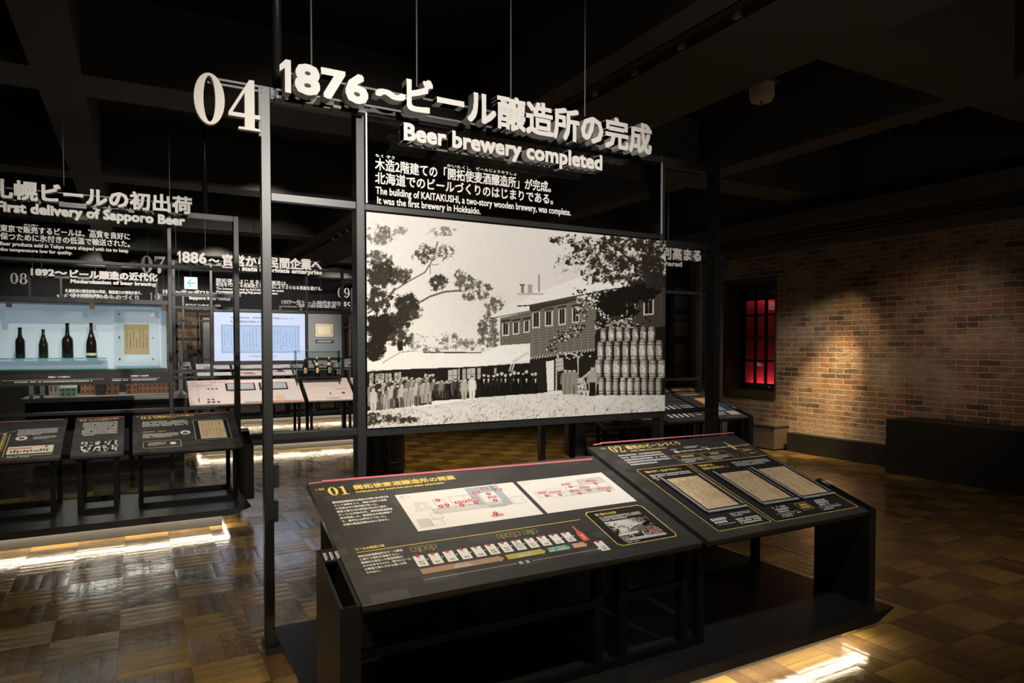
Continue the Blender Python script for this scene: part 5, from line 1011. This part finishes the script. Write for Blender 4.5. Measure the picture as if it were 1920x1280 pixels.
# dark wall cabinet and shelves in the far brick wall
cb = thing('grey_cabinet', 'tall grey cabinet door standing against the far brick wall beside the screen', 'cabinet', (2.3, 24.5, 0)); x0, x1 = px_(24.4, 378, 650), px_(24.4, 399, 650); MB().box(x0, x1, 24.4, 24.8, 0, 2.6).build('cabinet_body', 'matt_black', cb); MB().box(x0+.05, x1-.03, 24.37, 24.4, .9, 2.5).build('cabinet_door', 'panel_grey', cb)
sv = thing('dark_shelf_rack', 'dark open shelf rack before the far brick wall beside the grey cabinet', 'shelf', (1.5, 24.6, 0)); xa, xb = px_(24.4, 330, 650), px_(24.4, 374, 650)
for z in (1.35, 1.75, 2.15): MB().box(xa, xb, 24.4, 24.7, z, z+.10).build('shelf_board', 'matt_black', sv)
for x in (xa, xb-.05): MB().box(x, x+.05, 24.4, 24.7, 0, 2.7).build('upright', 'matt_black', sv)
# ================================================================== model of the brewery district in a showcase
MY = 10.15
mc = thing('model_showcase', 'low glass showcase of miniature buildings below the bottle case', 'showcase', (-.33, MY+.35, 0))
MB().box(-1.20, .55, MY, MY+.85, .0, .86).build('case_body', 'matt_black', mc); MB().box(-1.25, .60, MY-.03, MY+.9, .86, .91).build('case_ledge', 'case_metal', mc)
for x in (-1.14, -1.03): MB().box(x-.022, x+.022, MY+.02, MY+.06, .911, 1.55).build('corner_post', 'case_metal', mc)
MB().box(.50, .545, MY+.02, MY+.06, .911, 1.55).build('corner_post', 'case_metal', mc)
MB().box(-1.0, .50, MY+.03, MY+.035, .911, 1.55).build('case_pane', 'glass', mc); MB().box(-1.1, .5, MY+.06, MY+.8, .911, .918).build('model_ground', 'model_ground', mc)
l_ = bpy.data.lights.new('showcase_lamp', 'AREA'); lo = bpy.data.objects.new('showcase_lamp', l_); COL.objects.link(lo); l_.shape = 'RECTANGLE'; l_.size = 1.4; l_.size_y = .2; l_.energy = 11; l_.color = (1, .95, .85); lo.location = (-.3, MY+.25, 1.53)
GM = 'miniature buildings in the model showcase'; SHR = .009
def mini(label, x0, x1, y0, d, h, roof, m, win=True, gable=False, mr='model_roof', floors=2):
    h *= 1.25; roof *= 1.2; b = thing('miniature_building', label, 'model building', ((x0+x1)/2, y0+d/2, .918), GM); z = .9185; x0, x1 = x0+SHR, x1-SHR
    MB().box(x0, x1, y0, y0+d, z, z+h).build('walls', m, b); r = MB(); xm = (x0+x1)/2; e = .008
    if gable: r.prism([(x0-e, y0-e, z+h), (x1+e, y0-e, z+h), (xm, y0-e, z+h+roof)], (0, d+2*e, 0)); 
    else: r.prism([(x0-e, y0-e, z+h), (x0-e, y0+d+e, z+h), (x0-e, y0+d/2, z+h+roof)], (x1-x0+2*e, 0, 0))
    r.build('roof', mr if not gable else m, b)
    if gable:
        k = MB(); k.add([(x0-e, y0-e-.002, z+h), (xm, y0-e-.002, z+h+roof+.004), (xm, y0+d, z+h+roof+.004), (x0-e, y0+d, z+h), (x1+e, y0-e-.002, z+h), (x1+e, y0+d, z+h)], [(0, 1, 2, 3), (1, 4, 5, 2)]); k.build('roof_sheet', mr, b)
    if win:
        n = max(2, int((x1-x0)/.05)); P_ = front(y0)
        for j in range(floors):
            w_ = MB()
            for i in range(n): a = x0+(x1-x0)*(i+.3)/n; v = z+h*(j+.35)/floors; w_.quad(P_, a, v, a+(x1-x0)*.4/n, v+h*.38/floors, .001)
            w_.build('window_row', 'model_dark', b)
    return b
def mx(x, y=MY+.2): return front(y).uv(x, 730)[0]
mini('long tan shed, leftmost of the miniature buildings', mx(86), mx(134), MY+.42, .22, .13, .07, 'model_tan', floors=1)
mini('mint green two-storey miniature house with a verandah', mx(112), mx(145), MY+.16, .16, .085, .03, 'model_green', mr='model_roof')
mini('low grey-roofed miniature brick hall right of the green house', mx(148), mx(178), MY+.36, .2, .13, .05, 'model_brick')
mini('dark open-fronted miniature building between two brick ones', mx(178), mx(198), MY+.22, .2, .17, .02, 'model_dark', win=False)
mini('gabled miniature brick house in the middle of the model', mx(198), mx(224), MY+.22, .22, .13, .06, 'model_brick', gable=True)
mini('small miniature brick house with a wide dark doorway', mx(235), mx(259), MY+.24, .2, .09, .05, 'model_brick', gable=True)
mini('tall block-shaped miniature brick brewery at the back right', mx(270), mx(316), MY+.50, .2, .25, .03, 'model_brick', floors=3)
mini('wide gabled miniature brick brewery with dark gate at the front right', mx(258), mx(330), MY+.24, .2, .11, .07, 'model_brick', gable=True)

# ================================================================== right side: stand 05 and its tables, black bins
Y5 = 7.1
s5 = stand('display stand at right mostly hidden behind the large photograph', 4.33, 7.40, Y5, 2.87,
    [(4.33, 4.40, .08), (4.80, 4.84, .08), (6.955, 6.985, .09), (7.34, 7.40, .10)],
    [(4.40, 7.34, 2.81, 2.87, .05), (4.84, 6.96, 2.28, 2.32, .05), (4.40, 4.8, 1.1, 1.14, .05), (4.84, 6.96, 1.08, 1.12, .05), (6.96, 7.34, 2.28, 2.31, .05), (4.40, 7.34, 0, .05, .05)],
    rods=((6.3, 2.95),), rod_y=Y5-.06)
lfit(s5, 'title_lettering', None, Y5-.09, '判高まる', (1233, 487), (1308, 487), 25, .07, .009)
lfit(s5, 'subtitle_lettering', None, Y5-.08, 'shared', (1236, 498.5), (1274, 500), 10, .05, .006)
# glazed dark cabinet with grey panels seen beyond it
P_ = front(8.98)
gc = thing('glazed_cabinet', 'dark glazed cabinet with grey panels and thin black bars beside the large photograph', 'cabinet', (8.2, 9.1, 0))
def cx_(x): return P_.uv(x, 600)[0]
def cz_(y): return P_.uv(1280, y)[1]
MB().box(cx_(1236), 8.575, 9.0, 9.3, .0, 3.0).build('cabinet_body', 'matt_black', gc)
for (a, b, c, d) in ((1266, 1289, 579, 539), (1266, 1289, 629, 590), (1267, 1291, 720, 646), (1289, 1293, 720, 530)):
    MB().slab(P_, cx_(a), cz_(c), cx_(b), cz_(d), -.019, -.006).build('grey_panel', mat('cabinet_grey', (.075, .075, .080), .45), gc)
br_ = MB()
for y in (553, 601, 687): br_.slab(P_, cx_(1240), cz_(y)-.008, 8.55, cz_(y)+.008, .0, .012)
br_.slab(P_, cx_(1292), cz_(720), cx_(1295), cz_(495), 0, .012); br_.build('glazing_bar', 'black_metal', gc); MB().box(cx_(1293), cx_(1293.8), 8.960, 8.967, cz_(555), cz_(495)).build('bright_strip', 'case_metal', gc)
platform('black platform at right behind the large photograph, with a pointed lip', 4.68, 6.9, 6.05, 7.02, front_in=.12, inset=.24)
t5, b5 = table('black reading table at right with three tilted boards, nearest of the right-hand tables', [(4.55, 5.42, 6.95), (5.46, 6.26, 6.95), (6.30, 6.80, 6.95)], 6.08, .662, .30, .156, None, 6.88)
def strips(o, P, rects):
    for a, b, c, d, m in rects: MB().quad(P, a, b, c, d, .001).build('print_picture', m, o)
o, P, w, L = b5[0]; strips(o, P, ((.32, .12, .48, .30, 'swatch_violet'), (.62, .12, .80, .45, 'light_green'), (.52, .16, .55, .30, 'print_white'), (.55, .16, .60, .18, 'print_white'))); t = MB(); tiny(t, P, .06, .1, .28, .4, 6, .001, .4, .6); t.build('board_text', 'print_white', o)
o, P, w, L = b5[1]; strips(o, P, tuple((.16+.085*k, .12, .195+.085*k, .50, 'print_white') for k in range(4))+((.50, .12, .535, .5, 'orange_line'),)); t = MB(); tiny(t, P, .60, .14, .78, .5, 6, .001, .4, .6); t.build('board_text', 'print_white', o)
o, P, w, L = b5[2]; strips(o, P, ((.20, .45, .42, .70, 'orange_line'), (.12, .25, .22, .42, 'swatch_teal'), (.24, .25, .36, .44, 'swatch_blue'), (.30, .10, .46, .22, 'swatch_violet'))); t = MB(); tiny(t, P, .08, .10, .26, .22, 2, .001, .5, .8); t.build('board_text', 'print_white', o); g = MB(); tiny(g, P, .1, L-.10, .4, L-.05, 1, .001, .9, 1); g.build('heading', 'gold', o)
t5b, b5b = table('black reading table at right with a colour chart board and a gold-titled board', [(5.75, 6.83, 8.05), (6.92, 7.85, 8.05)], 7.24, .665, .30, 0.0, rail=False)
o, P, w, L = b5b[0]; strips(o, P, ((.72, .50, 1.02, .62, 'swatch_yellow'), (.72, .36, .90, .50, 'swatch_teal'), (.90, .36, 1.02, .50, 'swatch_blue'), (.72, .08, .86, .22, 'light_green'), (.74, .22, 1.02, .36, 'swatch_teal'), (.88, .08, 1.02, .22, 'swatch_salmon')))
o, P, w, L = b5b[1]; pk = MB(); pk.quad(P, .02, L-.03, w-.02, L-.015); pk.build('pink_rule', 'pink', o); g = MB(); serif(g, P, '02', .08, L-.16, .2, L-.06); fit(g, P, '開拓使のビール醸造', .24, L-.14, .82, L-.06, .001, 0, .002); g.build('heading', 'gold', o); t = MB(); tiny(t, P, .2, L-.36, .85, L-.2, 3, .001, .6, .8); t.build('board_text', 'print_white', o)
t5c, b5c = table('farthest black reading table at right with pale picture boards', [(6.75, 7.45, 8.70), (7.5, 8.2, 8.70)], 8.38, .67, .27, 0.0, rail=False)
o, P, w, L = b5c[0]; g = MB(); tiny(g, P, .08, L-.14, .66, L-.07, 1, .001, .9, 1); g.build('heading', 'gold', o); strips(o, P, ((.12, .50, .64, .68, 'swatch_violet'), (.42, .08, .66, .34, 'swatch_peach')))
o, P, w, L = b5c[1]; strips(o, P, ((.14, .14, .55, .50, 'swatch_pale'), (.14, .55, .5, .7, 'panel_grey')))
def bin_(label, x, y, r, h):
    b = thing('black_bin', label, 'bin', (x, y, 0)); MB().lathe((x, y, 0), [(r*.97, 0), (r*.97, .05), (r*1.03, .06), (r*1.03, .085), (r*.99, .09), (r*.99, .125), (r*1.03, .13), (r*1.03, .155), (r, .165), (r, h)], 40).build('bin_body', 'black_metal', b)
    MB().lathe((x, y, 0), [(r*1.02, h), (r*1.02, h+.04), (r*.7, h+.06)], 40).build('bin_lid', 'matt_black', b)
bin_('black round ribbed bin on the floor behind the left end of the photograph', 2.66, 8.05, .245, .72); bin_('black round ribbed bin behind the right half of the photograph', 5.52, 8.1, .16, .72)
